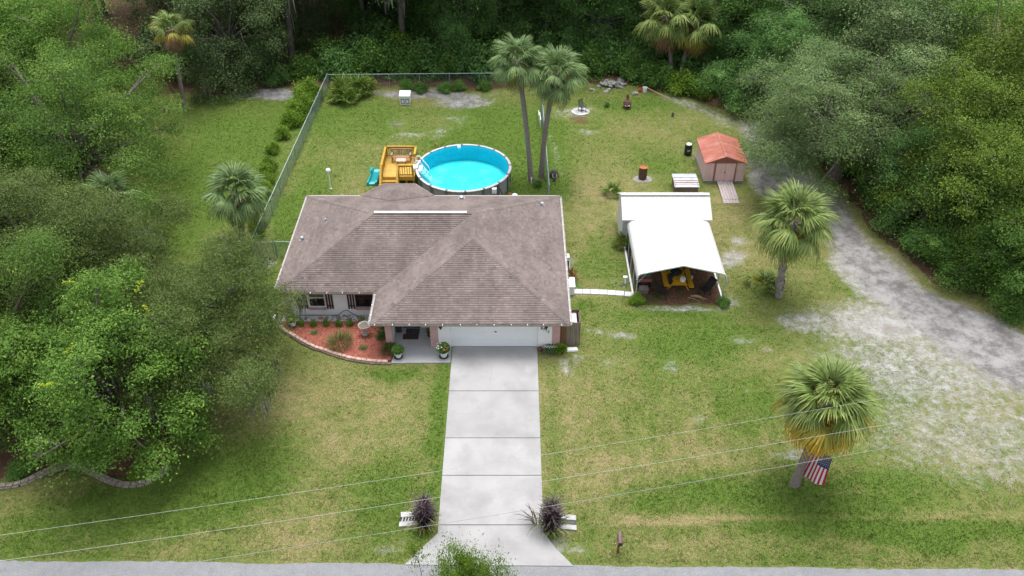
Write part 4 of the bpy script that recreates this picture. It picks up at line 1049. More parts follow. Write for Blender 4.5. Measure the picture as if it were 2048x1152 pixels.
stn.build('river_stones', ramp_mat('river_stone', [(.10,.095,.09),(.30,.29,.28),(.55,.55,.56),(.70,.70,.71)], .8, .2), kind='stuff')
flag_m = mat('red_flagstone', (.40,.20,.19), .85, .12, 5); flag_g = mat('brown_flagstone', (.25,.21,.19), .85, .15, 5)
for k, (x, m) in enumerate(((-12.15,flag_g),(-11.30,flag_m),(-10.95,flag_g),(-8.85,flag_m),(-10.2,flag_g))):
    y = 40.58; poly = [(x+math.cos(a*PI/3.5)*.20*rm.uniform(.8,1.2)*(1 if m is flag_m else .7), y+math.sin(a*PI/3.5)*.15*rm.uniform(.8,1.2)) for a in range(7)]
    MB().prism(poly, .085, .135).build('flagstone', m, strip)
block_tan = mat('tan_edging_block', (.46,.325,.265), .9, .14, 6, .4, 40, dirt=(.30,.21,.17), dscale=5, damt=.5)
block_dk = mat('brown_edging_block', (.20,.145,.115), .9, .2, 6, .4, 40)
block_old = mat('weathered_edging_block', (.215,.185,.155), .95, .2, 5, .5, 40, dirt=(.10,.10,.075), dscale=4, damt=.6)
def edging(t, pts, m_top, m_low, L_=.30, dep=.19, h=.10):
    P_ = [Vector((p[0], p[1], 0)) for p in pts]
    fine = []
    for i in range(len(P_)-1):       # smooth the line first
        p0, p1, p2, p3 = P_[max(i-1,0)], P_[i], P_[i+1], P_[min(i+2,len(P_)-1)]
        for k in range(12):
            q = k/12; fine.append(.5*((2*p1) + (p2-p0)*q + (2*p0-5*p1+4*p2-p3)*q*q + (3*p1-p0-3*p2+p3)*q**3))
    fine.append(P_[-1]); cum = [0]
    for a_, b2_ in zip(fine[:-1], fine[1:]): cum.append(cum[-1] + (b2_-a_).length)
    at_ = lambda s_: Vector((np.interp(s_, cum, [p.x for p in fine]), np.interp(s_, cum, [p.y for p in fine]), 0))
    me_t, me_l = box_mesh('block', L_-.014, dep, h, m_top, .018), box_mesh('block_low', L_-.012, dep, h, m_low, .018)
    for course in (0, 1):
        s_ = .02 + (L_/2 if course == 0 else L_)/2
        while s_ < cum[-1] - L_/3:
            p, q = at_(s_-.05), at_(s_+.05); a = math.atan2(q.y-p.y, q.x-p.x); c = at_(s_)
            n_ = Vector((math.sin(a), -math.cos(a), 0))
            if course == 0: c = c + n_*.07
            piece('block', me_t if course else me_l, t, (c.x+rm.uniform(-.008,.008), c.y+rm.uniform(-.012,.012), course*h+.002), a+rm.uniform(-.06,.06), sc=(rm.uniform(.95,1.0), rm.uniform(.92,1.06), rm.uniform(.94,1.05)))
            s_ += L_
t = thing('garden_edging', 'curved low wall of tan concrete blocks round the red mulch bed', 'garden edging', (-10.5,38,0)); edging(t, edge_pts, block_tan, block_dk)
t = thing('garden_edging', 'wavy low wall of mossy weathered blocks along the bark bed at lower left', 'garden edging', (-20.5,28.7,0))
edging(t, [(-26.5,27.85),(-24.5,27.98),(-23.52,28.19),(-22.73,28.85),(-21.8,29.30),(-21.03,29.22),(-19.94,28.62),(-18.81,28.16),(-17.97,28.13),(-17.44,28.38),(-16.98,29.0),(-16.90,29.5)], block_old, block_old, .33, .22)
nm6 = ['first','second','third','fourth','fifth','sixth']
for k, (x, y) in enumerate(((-12.32,39.96),(-11.57,39.87),(-10.85,39.91),(-10.11,39.87),(-9.45,39.91),(-8.71,40.05))):
    tree('boxwood_shrub', 'ball', 'hedge', x, y, .6, k, nm6[k] + ' small round shrub from the white pot in the row along the white stones', 'shrub', 'row of small round shrubs in the mulch bed', sz=1.05)
tree('boxwood_shrub', 'ball', 'shrub', -7.48, 38.85, .95, 1, 'small dark shrub beside the pink porch pillar', 'shrub')
tree('boxwood_shrub', 'ball', 'shrub', -7.45, 39.7, .85, 2, 'small dark shrub behind the porch pillar shrub under the eave', 'shrub')
tree('boxwood_shrub', 'ball', 'dark', -8.42, 37.9, .7, 3, 'low dark plant in the mulch in front of the bird bath', 'shrub', sz=.5)
tree('boxwood_shrub', 'ball', 'shrub', -11.41, 39.25, .7, 4, 'low flat green plant in the mulch near the edging', 'shrub', sz=.45)
grass_m = ramp_mat('grass_blade', [(.055,.075,.02),(.11,.13,.035),(.20,.19,.07),(.29,.24,.11)], .7, .2, .2)
purple_m = ramp_mat('purple_blade', [(.018,.010,.014),(.035,.020,.028),(.075,.050,.055),(.15,.13,.09)], .5, .4, .1)
purple_g = ramp_mat('green_blade', [(.05,.075,.02),(.11,.135,.05),(.19,.20,.09),(.27,.26,.14)], .5, .4, .15)
yblade = ramp_mat('yellow_blade', [(.20,.13,.02),(.34,.23,.04),(.42,.30,.06)], .6, .3, .15)
def blades(m, c, n, rad, hgt, lean, w, seed, az=None, outz=0):
    rb_ = random.Random(seed)
    for k in range(n):
        a = rb_.uniform(0,6.28); r_ = rad*math.sqrt(rb_.random()); b_ = Vector((c[0]+math.cos(a)*r_, c[1]+math.sin(a)*r_, c[2]))
        a2 = a + rb_.gauss(0,.6); h = hgt*rb_.uniform(.6,1.1); l_ = lean*rb_.uniform(.4,1.2)
        d_ = Vector((math.cos(a2), math.sin(a2), 0)); s_ = Vector((-d_.y, d_.x, 0)); P_ = []
        for q in (0, .45, .8, 1.0): P_.append(b_ + d_*l_*q**1.8 + Vector((0,0,h*(q - .42*(l_/max(.2,lean))*q**3))))
        ww = (w*.7, w, w*.7, w*.1); vs = []
        for p, x in zip(P_, ww): vs += [p - s_*x/2, p + s_*x/2]
        m.add(vs, [(0,1,3,2),(2,3,5,4),(4,5,7,6)], min(1, max(0, rb_.gauss(.45,.22))))
    return m
o = blades(MB(), (-9.75,38.25,.12), 420, .62, .75, .45, .018, 5).build('grass_clump', grass_m); tag(o, 'wispy green and brown grass clump in the middle of the red mulch', 'ornamental grass')
o = blades(MB(), (-7.0,37.45,.12), 160, .28, .5, .35, .016, 6).build('grass_clump', grass_m); tag(o, 'thin brown grass beside the porch walk corner', 'ornamental grass')
t = thing('leafy_plant', 'yellow green leafy plant at the foot of the left porch pillar', 'plant', (-6.95,37.9,0))
blades(MB(), (-6.95,37.85,.1), 60, .12, .5, .45, .07, 8).build('leaves', LEAF['yellow'], t)
def fountain(label, x, y, lean, n, seed, side=0):
    t = thing('fountain_grass', label, 'ornamental grass', (x, y, 0))
    m = MB(); blades(m, (x,y,0), int(n*.55), .26, 1.65, .55, .045, seed)
    rb_ = random.Random(seed)
    for k in range(16):       # upright canes with leaves arching off them
        a = rb_.uniform(0,6.28); px, py = x+math.cos(a)*.25*rb_.random()+side*rb_.random()*.4, y+math.sin(a)*.25; h = rb_.uniform(1.2,1.9)
        m.tube([(px,py,0),(px+rb_.gauss(0,.06),py+rb_.gauss(0,.06),h*.6),(px+rb_.gauss(0,.12)+side*.15,py+rb_.gauss(0,.1),h)], [.014,.011,.006], 4, t=.2)
        for j in range(7): blades(m, (px,py,h*rb_.uniform(.35,.95)), 2, .03, .42, .55, .045, rb_.randrange(9999))
    m.build('purple_leaves', purple_m, t)
    blades(MB(), (x,y-.05,.15), int(n*.5), .36, 1.15, .8, .035, seed+1).build('green_leaves', purple_g, t)
    if side <= 0: blades(MB(), (x-.02,y-.15,0), 34, .16, .5, .55, .03, seed+2).build('dry_leaves', yblade, t)
fountain('dark purple fountain grass with yellow base left of the driveway', -4.02, 25.75, .5, 170, 41)
fountain('dark purple fountain grass with canes leaning over the driveway on its right side', 1.78, 25.55, .7, 190, 51, side=.02)
blades(MB(), (1.2,25.75,0), 26, .2, 1.3, .9, .04, 61).build('purple_leaves', purple_m, bpy.data.objects['fountain_grass.001'])
# strappy plants, small bushes near the buildings
o = blades(MB(), (2.72,37.72,0), 300, .22, .62, .28, .03, 9).build('bushy_grass', LEAF['hedge']); tag(o, 'bright green bushy plant at the foot of the wooden screen', 'plant')
tree('croton_shrub', 'ball', 'red', 3.35, 44.35, 1.9, 1, 'red and yellow croton shrub under the right eave by the air conditioner', 'shrub', sz=1.6)
tree('corner_shrub', 'bush', 'hedge', 7.55, 42.25, .45, 1, 'bright green bush at the left front post of the carport', 'shrub')
tree('corner_shrub', 'bush', 'shrub', 12.75, 42.0, .4, 2, 'green weeds at the right front post of the carport', 'shrub')
tree('garden_shrub', 'bush', 'shrub', -23.9, 28.9, .6, 2, 'low green shrub in the bark bed at the left picture edge', 'shrub', sz=.45)
tree('garden_shrub', 'bush', 'hedge', -18.0, 28.75, .55, 4, 'bright low plants round the oak trunk inside the wavy edging', 'shrub', sz=.35)
tree('garden_shrub', 'ball', 'shrub', 1.85, 55.75, 1.0, 4, 'small flowering plant between the feet of the pool palms', 'plant')
tree('garden_shrub', 'ball', 'dark', 8.0, 68.75, .7, 4, 'tiny dark weed left of the clay chimney stove', 'plant')
# the tree top that rises into the bottom of the frame from across the road
tree('crape_myrtle', 'upright', 'hedge', -1.95, 15.75, .36, .8, 'left one of two light green treetops rising into the bottom of the view', sz=1.05)
tree('crape_myrtle', 'upright', 'hedge', -.95, 15.35, .36, 2.8, 'right one of two light green treetops rising into the bottom of the view', sz=1.04)
# ------------------------------------------------------------------ above-ground pool
pool_wall = mat('pool_wall', (.27,.275,.285), .5, .10, 3, dirt=(.18,.18,.185), dscale=3, damt=.4)
pool_post = mat('pool_upright', (.13,.135,.14), .45, .08)
pool_rail = mat('pool_top_rail', (.47,.48,.49), .45, .05)
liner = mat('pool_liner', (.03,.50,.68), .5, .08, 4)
liner_f = mat('pool_liner_floor', (.14,.74,.78), .6, .10, .9, dirt=(.50,.82,.80), dscale=.8, damt=.9)  # cloud reflections on the water, put into the floor colour as pale patches
white_pl = mat('white_plastic', (.76,.77,.78), .4, .03)
PX, PY, PR = -3.5, 56.28, 3.38
pool = thing('swimming_pool', 'round above-ground pool with bright turquoise water and grey corrugated wall', 'swimming pool', (PX, PY, 0))
NS = 16
pw = MB(); K = 288; ring_o = []; 
for k in range(K):
    a = 2*PI*k/K; r = PR - .06 + .008*(1 if (k//2) % 2 else -1); ring_o.append((r*math.cos(a), r*math.sin(a)))
pw.add([(PX+x,PY+y,0) for x, y in ring_o] + [(PX+x,PY+y,1.30) for x, y in ring_o], [(k, (k+1) % K, K+(k+1) % K, K+k) for k in range(K)])
pw.build('wall', pool_wall, pool)
li = MB(); n = 96; r = PR - .13
li.add([(PX+r*math.cos(2*PI*k/n), PY+r*math.sin(2*PI*k/n), z) for z in (.06, 1.30) for k in range(n)], [(n+k, n+(k+1) % n, (k+1) % n, k) for k in range(n)])
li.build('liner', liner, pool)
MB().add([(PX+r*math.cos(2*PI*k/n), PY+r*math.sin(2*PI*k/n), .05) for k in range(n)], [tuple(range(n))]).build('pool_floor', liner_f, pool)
wm, nt_, N_, L_, b_ = new_mat('pool_water')
N_.remove(b_)
gl = N_.new('ShaderNodeBsdfGlossy'); gl.inputs['Roughness'].default_value = .04
tr_ = N_.new('ShaderNodeBsdfTransparent'); tr_.inputs['Color'].default_value = (.50,.97,.985,1)
fr_ = N_.new('ShaderNodeFresnel'); fr_.inputs['IOR'].default_value = 1.33
nz = N_.new('ShaderNodeTexNoise'); nz.inputs['Scale'].default_value = 2.2; nz.inputs['Detail'].default_value = 3
bp_ = N_.new('ShaderNodeBump'); bp_.inputs['Strength'].default_value = .12; bp_.inputs['Distance'].default_value = .05
geo_ = N_.new('ShaderNodeNewGeometry'); L_.new(geo_.outputs['Position'], nz.inputs['Vector']); L_.new(nz.outputs['Fac'], bp_.inputs['Height'])
L_.new(bp_.outputs[0], gl.inputs['Normal']); L_.new(bp_.outputs[0], fr_.inputs['Normal'])
mx_ = N_.new('ShaderNodeMixShader'); L_.new(fr_.outputs[0], mx_.inputs[0]); L_.new(tr_.outputs[0], mx_.inputs[1]); L_.new(gl.outputs[0], mx_.inputs[2])
L_.new(mx_.outputs[0], N_['Material Output'].inputs['Surface'])
MB().add([(PX+(r-.004)*math.cos(2*PI*k/n), PY+(r-.004)*math.sin(2*PI*k/n), 1.15) for k in range(n)], [tuple(range(n))]).build('water', wm, pool)
seg_ = MB(); J = 6; da = 2*PI/NS
prof = [(PR-.10,1.30),(PR-.11,1.325),(PR-.09,1.345),(PR+.05,1.345),(PR+.08,1.32),(PR+.07,1.28)]
vs = []
for j in range(J+1):
    a = da*(.03 + .94*j/J) ; vs += [(q*math.cos(a), q*math.sin(a), z) for q, z in prof]
kk = len(prof); seg_.add(vs, [(j*kk+i, (j+1)*kk+i, (j+1)*kk+i+1, j*kk+i+1) for j in range(J) for i in range(kk-1)] + [(j*kk+kk-1, (j+1)*kk+kk-1, (j+1)*kk, j*kk) for j in range(J)])
seg_me = seg_.mesh('rail_segment'); seg_me.materials.append(pool_rail)
capm = MB().box(PR-.12, PR+.09, -.075, .075, 1.29, 1.358).mesh('rail_cap'); capm.materials.append(pool_post)
upm = MB().box(PR-.055, PR+.03, -.09, .09, 0, 1.285).mesh('upright'); upm.materials.append(pool_post)
for k in range(NS):
    a = da*k + .08
    piece('top_rail', seg_me, pool, (PX,PY,0), a)
    piece('rail_cap', capm, pool, (PX,PY,0), a)
    piece('upright', upm, pool, (PX,PY,0), a)
sk_ = MB().box(PX+2.1, PX+2.42, PY-2.92, PY-2.68, .86, 1.22).build('skimmer_box', white_pl, pool)
MB().tube([(PX+2.2,PY-2.9,.88),(PX+2.35,PY-3.15,.45),(PX+2.5,PY-3.4,.06)], .03, 6).build('hose', black_metal, pool)
MB().tube([(PX+2.62,PY-2.34,1.0),(PX+2.9,PY-2.75,.5),(PX+3.0,PY-3.1,.06)], .03, 6).build('hose', black_metal, pool)
MB().tube([(PX+.05,PY-3.46,.25),(PX+.05,PY-3.42,1.36),(PX-.02,PY-2.4,1.9)], .012, 6).build('pole', mat('blue_pole', (.10,.16,.20), .4), pool)
MB().box(PX-.6, PX-.36, PY+3.1, PY+3.26, 1.15, 1.30).build('return_box', white_pl, pool)
# white pool steps standing in the water
st = thing('pool_steps', 'white plastic A-frame steps going into the pool beside the deck', 'pool steps', (-6.55,56.2,1.0))
for y in (55.95, 56.65):
    MB().tube([(-6.95,y,1.12),(-6.95,y,1.85),(-6.85,y,2.02),(-6.66,y,2.0),(-6.1,y-.15,1.30),(-5.95,y-.2,1.0)], .035, 8).build('handrail', white_pl, st)
for k in range(4):
    MB().box(-6.72+.22*k, -6.46+.22*k, 55.78-.06*k, 56.55-.06*k, 1.26-.24*k, 1.31-.24*k).build('tread', white_pl, st)
for y in (55.72, 56.5):
    MB().bar((-6.75,y,1.25),(-5.9,y-.2,.45), .05, .28).build('side_panel', white_pl, st)
for k in range(3): MB().box(-7.12-.10*k, -6.9-.10*k, 55.98, 56.62, 1.30-.18*k+.02, 1.35-.18*k+.02).build('tread', white_pl, st)

# ------------------------------------------------------------------ wooden deck with stairs
deck_m = mat('deck_floor_wood', (.50,.315,.070), .6, .14, 3, .3, 30, dirt=(.40,.24,.06), dscale=4, damt=.4, stretch=(1,6,1))
deck_r = mat('deck_rail_wood', (.46,.265,.035), .55, .14, 3, dirt=(.36,.20,.035), dscale=3, damt=.4)
deck = thing('wooden_deck', 'golden stained wooden deck with railings and stairs beside the pool', 'deck', (-8.2,56.7,0))
DX0, DX1, DY0, DY1, DZ = -9.32, -7.0, 55.3, 58.15, 1.10
k = 0; y = DY0
bm_ = box_mesh('floor_board', DX1-DX0, .136, .03, deck_m)
while y < DY1 - .1:
    piece('floor_board', bm_, deck, ((DX0+DX1)/2, y+.07, DZ-.03)); y += .143
MB().box(DX0, DX1, DY0-.04, DY0, DZ-.30, DZ-.005).build('fascia_board', deck_r, deck)
MB().box(DX0-.04, DX0, DY0-.04, DY1+.04, DZ-.30, DZ-.005).build('fascia_board', deck_r, deck)
MB().box(DX1, DX1+.04, DY0-.04, DY1+.04, DZ-.30, DZ-.005).build('fascia_board', deck_r, deck)
MB().box(DX0, DX1, DY1, DY1+.04, DZ-.30, DZ-.005).build('fascia_board', deck_r, deck)
pm_ = box_mesh('post', .10, .10, 2.0, deck_r)
for x, y in ((DX0+.05,DY1-.05),(DX1-.05,DY1-.05),(DX0+.05,DY0+.05),(-8.10,DY0+.05),(DX1-.05,DY0+.05),(DX0+.05,56.7)):
    piece('post', pm_, deck, (x,y,0))
bal = box_mesh('baluster', .045, .045, .74, deck_r)
def railing(p0, p1, step=.16, cap_=True):
    p0, p1 = Vector(p0), Vector(p1); d_ = (p1-p0); L2 = d_.length; d_.normalize()
    MB().bar(p0+Vector((0,0,.91)), p1+Vector((0,0,.91)), .15, .045).build('rail', deck_r, deck)
    MB().bar(p0+Vector((0,0,.82)), p1+Vector((0,0,.82)), .045, .09).build('rail', deck_r, deck)
    MB().bar(p0+Vector((0,0,.12)), p1+Vector((0,0,.12)), .045, .09).build('rail', deck_r, deck)
    s_ = .12
    while s_ < L2-.05:
        p = p0 + d_*s_; piece('baluster', bal, deck, (p.x,p.y,p.z+.1)); s_ += step
railing((DX0+.05,DY0,DZ),(DX0+.05,DY1,DZ),.15); railing((DX0,DY1-.05,DZ),(DX1,DY1-.05,DZ),.15)
railing((DX1-.05,56.95,DZ),(DX1-.05,DY1,DZ),.15); railing((-8.10,DY0+.05,DZ),(DX1,DY0+.05,DZ),.17)
for k in range(4):
    z = DZ - .22*(k+1); y1 = DY0 - .05 - .27*k
    MB().box(DX0+.06, -8.16, y1-.28, y1, z-.04, z).build('stair_tread', deck_m, deck)
    MB().box(DX0+.06, -8.16, y1-.02, y1+.005, z+.003, z+.175).build('stair_riser', deck_r, deck)
for x in (DX0+.03, -8.12):
    MB().bar((x,DY0-.02,DZ-.12),(x,DY0-1.25,.06), .05, .28).build('stringer', deck_r, deck)
    MB().bar((x,DY0+.0,DZ+.90),(x,DY0-1.3,.98), .13, .045).build('rail', deck_r, deck)
    MB().bar((x,DY0+.0,DZ+.80),(x,DY0-1.3,.88), .045, .09).build('rail', deck_r, deck)
    piece('post', box_mesh('newel', .10, .10, .95, deck_r), deck, (x, DY0-1.25, 0))
    for k in range(5): piece('baluster', bal, deck, (x, DY0-.2-.21*k, DZ+.05-.16*k))
MB().box(-7.62,-7.52,DY0+.02,DY0+.12,0,DZ-.3).build('post', deck_r, deck)
bench_w = mat('bench_wood', (.34,.215,.145), .7, .12, 5); table_w = mat('pale_table_wood', (.52,.41,.35), .7, .08)
b = thing('garden_bench', 'brown slatted wooden bench at the back of the deck', 'bench', (-8.1,57.6,DZ))
for k in range(3): MB().box(-8.75,-7.45,57.30+.13*k,57.41+.13*k,DZ+.40,DZ+.43).build('seat_slat', bench_w, b)
for k in range(11): MB().box(-8.70+.12*k,-8.65+.12*k,57.72,57.75,DZ+.45,DZ+.86).build('back_slat', bench_w, b)
MB().box(-8.78,-7.42,57.71,57.76,DZ+.86,DZ+.93).build('back_rail', bench_w, b)
for x in (-8.80,-7.45):
    MB().box(x,x+.06,57.30,57.36,DZ,DZ+.62).build('leg', bench_w, b); MB().box(x,x+.06,57.70,57.76,DZ,DZ+.9).build('leg', bench_w, b)
    MB().box(x-.02,x+.09,57.26,57.74,DZ+.62,DZ+.66).build('armrest', bench_w, b)
t = thing('coffee_table', 'small pale wooden table in front of the deck bench', 'table', (-8.05,56.98,DZ))
for k in range(4): MB().box(-8.40,-7.72,56.74+.12*k,56.85+.12*k,DZ+.40,DZ+.43).build('top_board', table_w, t)
for x in (-8.36,-7.80):
    for y in (56.76,57.15): MB().box(x,x+.05,y,y+.05,DZ,DZ+.4).build('leg', bench_w, t)
teal = mat('turquoise_plastic', (.02,.36,.40), .35, .06)
t = thing('toy_slide', 'turquoise plastic toy slide lying beside the wooden deck', 'toy', (-10.0,56.5,0))
sl = MB(); pr_ = [(-.35,.0),(-.35,.22),(-.24,.25),(-.2,.10),(.2,.10),(.24,.25),(.35,.22),(.35,0)]
path = [(-10.2,55.9,.02,.2),(-10.15,56.1,.10,.25),(-10.0,56.35,.36,.3),(-9.9,56.6,.62,.3),(-9.85,56.85,.72,.3)]
vs = []
for x, y, z, r_ in path: vs += [(x+q[0], y, z+q[1]) for q in pr_]
sl.add(vs, [(i*8+j, i*8+(j+1) % 8, (i+1)*8+(j+1) % 8, (i+1)*8+j) for i in range(4) for j in range(8)] + [tuple(range(8)), tuple(range(39,31,-1))])
sl.build('chute', teal, t)
for x in (-10.28,-9.5): MB().tube([(x,56.95,0),(x+.06,56.85,.7),(x+.02,56.7,.98),(x,56.5,.8)], .09, 8).build('side_rail', teal, t)

# ------------------------------------------------------------------ lamp post, dog house and yard things
t = thing('lamp_post', 'white garden lamp post with a round globe on the back lawn', 'lamp post', (-13.1,55.4,0))
MB().lathe([(.09,0),(.09,.06),(.045,.10),(.04,1.30),(.07,1.33),(.07,1.38)], (-13.1,55.4,0), 10).build('post', white_pl, t)
MB().lathe([(.06,-.15)] + [(.18*math.cos(R(q)), .18*math.sin(R(q))) for q in range(-60,91,15)], (-13.1,55.4,1.54), 14).build('globe', white_pl, t, True)
dh_w = mat('dog_house_plastic', (.72,.74,.72), .5, .05); dh_d = mat('dog_door_frame', (.05,.055,.065), .5)
t = thing('dog_house', 'white box kennel with two dark framed flap doors near the back fence', 'dog house', (-9.0,69.5,0))
d0 = MB().box(-9.45,-8.60,69.05,69.75,0,.78).build('body', dh_w, t)
MB().add([(-9.50,68.98,.79),(-8.55,68.98,.79),(-8.55,69.85,.92),(-9.50,69.85,.92),(-9.50,68.98,.83),(-8.55,68.98,.83),(-8.55,69.85,.97),(-9.50,69.85,.97)], [(3,2,1,0),(4,5,6,7),(0,1,5,4),(1,2,6,5),(2,3,7,6),(3,0,4,7)]).build('lid', dh_w, t)
for x in (-9.36,-8.96):
    f_ = MB(); f_.box(x,x+.30,69.02,69.048,.12,.17).box(x,x+.30,69.02,69.048,.50,.55).box(x,x+.05,69.02,69.048,.17,.50).box(x+.25,x+.30,69.02,69.048,.17,.50)
    f_ = f_.build('door_frame', dh_d, t); MB().box(x+.05,x+.25,69.03,69.046,.17,.50).build('flap', dh_w, f_)
rust = mat('rusty_steel', (.10,.055,.04), .85, .3, 6, .5, 30, dirt=(.22,.09,.05), dscale=5, damt=.6)
rim_m = mat('orange_rust', (.34,.13,.045), .8, .2, 6)
t = thing('burn_barrel', 'rusty dark burn barrel with orange rim on a patch of grey ash', 'barrel', (9.6,56.9,0))
MB().lathe([(.30,0),(.31,.3),(.32,.31),(.31,.33),(.31,.62),(.32,.63),(.31,.65),(.30,.96),(.27,.96),(.27,.35),(0,.34)], (9.6,56.9,0), 18).build('drum', rust, t)
MB().lathe([(.30,.94),(.325,.95),(.325,.99),(.28,.99),(.28,.95)], (9.6,56.9,0), 18).build('rim', rim_m, t)
MB().blob((9.6,56.9,.70),(.265,.265,.22), 4, .1).build('ash', mat('ash', (.46,.34,.24), .95, .3, 8), t)
struct(MB().blob((9.6,56.85,0),(.72,.5,.03), 6, .12, 14, 4).build('ash_patch', mat('grey_ash', (.30,.29,.28), .95, .25, 6, .5)))
# fire pit: flagstones in a ring with an iron chair
paver_m = mat('pale_paver', (.46,.45,.45), .9, .15, 5)
t = thing('fire_pit', 'star shaped ring of pale paving stones on bare ground at the back of the lawn', 'fire pit', (5.7,67.75,0))
for k in range(13):
    a = 2*PI*k/13; piece('paver', box_mesh('paver', .36, .42, .05, paver_m, .01), t, (5.7+.58*math.cos(a), 67.75+.52*math.sin(a), .01+.012*(k % 3)), a)
for k in range(6):
    a = 2*PI*k/6+.3; piece('paver', box_mesh('paver', .30, .30, .05, paver_m, .01), t, (5.7+.24*math.cos(a), 67.75+.22*math.sin(a), .06), a+.4)
iron = mat('dark_iron', (.05,.055,.06), .6, .2)
def simple_chair(label, x, y, rz, m, s=1.0, recline=.25, z0=0, slats=True, name='garden_chair'):
    t = thing(name, label, 'chair', (0,0,0))
    ca, sa = math.cos(rz), math.sin(rz)
    W_ = lambda a, b2_, c: (a*s, b2_*s, c*s)
    MB().box(-.26*s,.26*s,-.25*s,.25*s,.40*s,.43*s).build('seat', m, t)
    if slats:
        for k in range(5): MB().bar(W_(-.21+.105*k,.25,.43), W_(-.21+.105*k,.25+recline,.95), .05*s, .02*s).build('back_slat', m, t)
        MB().bar(W_(-.27,.25+recline,.95), W_(.27,.25+recline,.95), .03*s, .05*s).build('back_rail', m, t)
    else:
        MB().bar(W_(0,.22,.43), W_(0,.25+recline,1.0), .54*s, .04*s).build('backrest', m, t)
    for a in (-.25,.25):
        MB().bar(W_(a,-.25,0), W_(a,-.23,.60), .04*s,.04*s).build('leg', m, t); MB().bar(W_(a,.33,0), W_(a,.2,.45), .04*s,.04*s).build('leg', m, t)
        MB().bar(W_(a,-.3,.62), W_(a,.30,.62), .07*s,.03*s).build('armrest', m, t)
    t.location = (x,y,z0); t.rotation_euler = (0,0,rz); return t
simple_chair('dark iron chair standing on the pale fire pit stones', 5.85, 67.85, .5, iron, .9, .15, .07)
clay = mat('clay', (.15,.085,.06), .9, .2, 5)
t = thing('chiminea', 'dark clay chimney stove on the back lawn', 'outdoor stove', (9.66,68.5,0))
MB().lathe([(.34,0),(.38,.05),(.36,.1)], (9.66,68.5,0), 14).build('base', rust, t)
MB().lathe([(.16,.10),(.30,.22),(.36,.42),(.30,.62),(.15,.76),(.115,.9),(.12,1.12),(.15,1.16),(.10,1.16),(.09,.9)], (9.66,68.6,0), 14).build('body', clay, t)
MB().blob((9.6,68.28,.34),(.16,.10,.13), 5, .1).build('mouth', iron, t)
MB().box(9.42,9.85,68.16,68.3,.30,.34).build('shelf', paver_m, t)
for k in range(3): 
    a = 2.1*k+.5; MB().bar((9.66+.1*math.cos(a),68.6+.1*math.sin(a),.2),(9.66+.34*math.cos(a),68.6+.34*math.sin(a),0), .03,.03).build('leg', iron, t)
rock_m = mat('grey_rubble', (.27,.265,.26), .95, .25, 4, .6, 20, dirt=(.14,.14,.12), dscale=3, damt=.5)
t = thing('rubble_pile', 'low pile of grey broken concrete and stones at the wood edge', 'rubble pile', (8.6,72.7,0)); rr = random.Random(9)
for k in range(26):
    x, y = 8.7+rr.gauss(0,.85), 72.8+rr.gauss(0,.5); me = MB().blob((0,0,0),(rr.uniform(.18,.42),rr.uniform(.14,.3),rr.uniform(.07,.16)), k, .3, 6, 4).mesh('stone'); me.materials.append(rock_m)
    piece('stone', me, t, (x, y, .06+max(0,.30-.2*abs(x-8.7)-.3*abs(y-72.8))), rot=(rr.uniform(-.3,.3),rr.uniform(-.3,.3),rr.uniform(0,6)))
for k in range(4):
    x = 8.4+.4*k; o = MB().tube([(x,72.3,.3),(x+rr.uniform(-.6,.9),73.2,.5)], .025, 5).build('stick', bark, t)
red_pl = mat('red_plastic', (.50,.045,.03), .4, .05); pole_w = mat('bamboo_pole', (.45,.34,.20), .7, .1)
t = thing('plastic_jug', 'red capped plastic jug at the wood edge', 'jug', (11.1,71.6,0)); MB().lathe([(.12,0),(.14,.05),(.14,.25),(.06,.34),(.05,.40)], (11.1,71.6,0), 10).build('jug', red_pl, t)
t = thing('white_bucket', 'white bucket next to the red jug at the wood edge', 'bucket', (11.5,71.55,0)); MB().lathe([(.16,0),(.20,.42),(.215,.42),(.215,.45),(.18,.45),(.15,.05),(0,.05)], (11.5,71.55,0), 12).build('pail', white_pl, t)
t = thing('grey_stone', 'grey stone on the grass left of the red jug', 'stone', (10.6,71.1,0)); MB().blob((10.6,71.1,.12),(.28,.2,.16), 3, .2).build('stone', rock_m, t)
t = thing('wooden_pole', 'long thin pale pole lying on the ground right of the white bucket', 'pole', (12.6,70.9,0)); MB().tube([(11.7,71.7,.35),(13.4,70.2,.03)], .03, 6).build('pole', pole_w, t)
t = thing('tree_stump', 'short dark post stump standing in the grass at the back right', 'stump', (13.25,66.9,0)); MB().lathe([(.13,-.05),(.11,.1),(.09,.40),(.0,.42)], (13.25,66.9,0), 9).build('stump', bark, t)

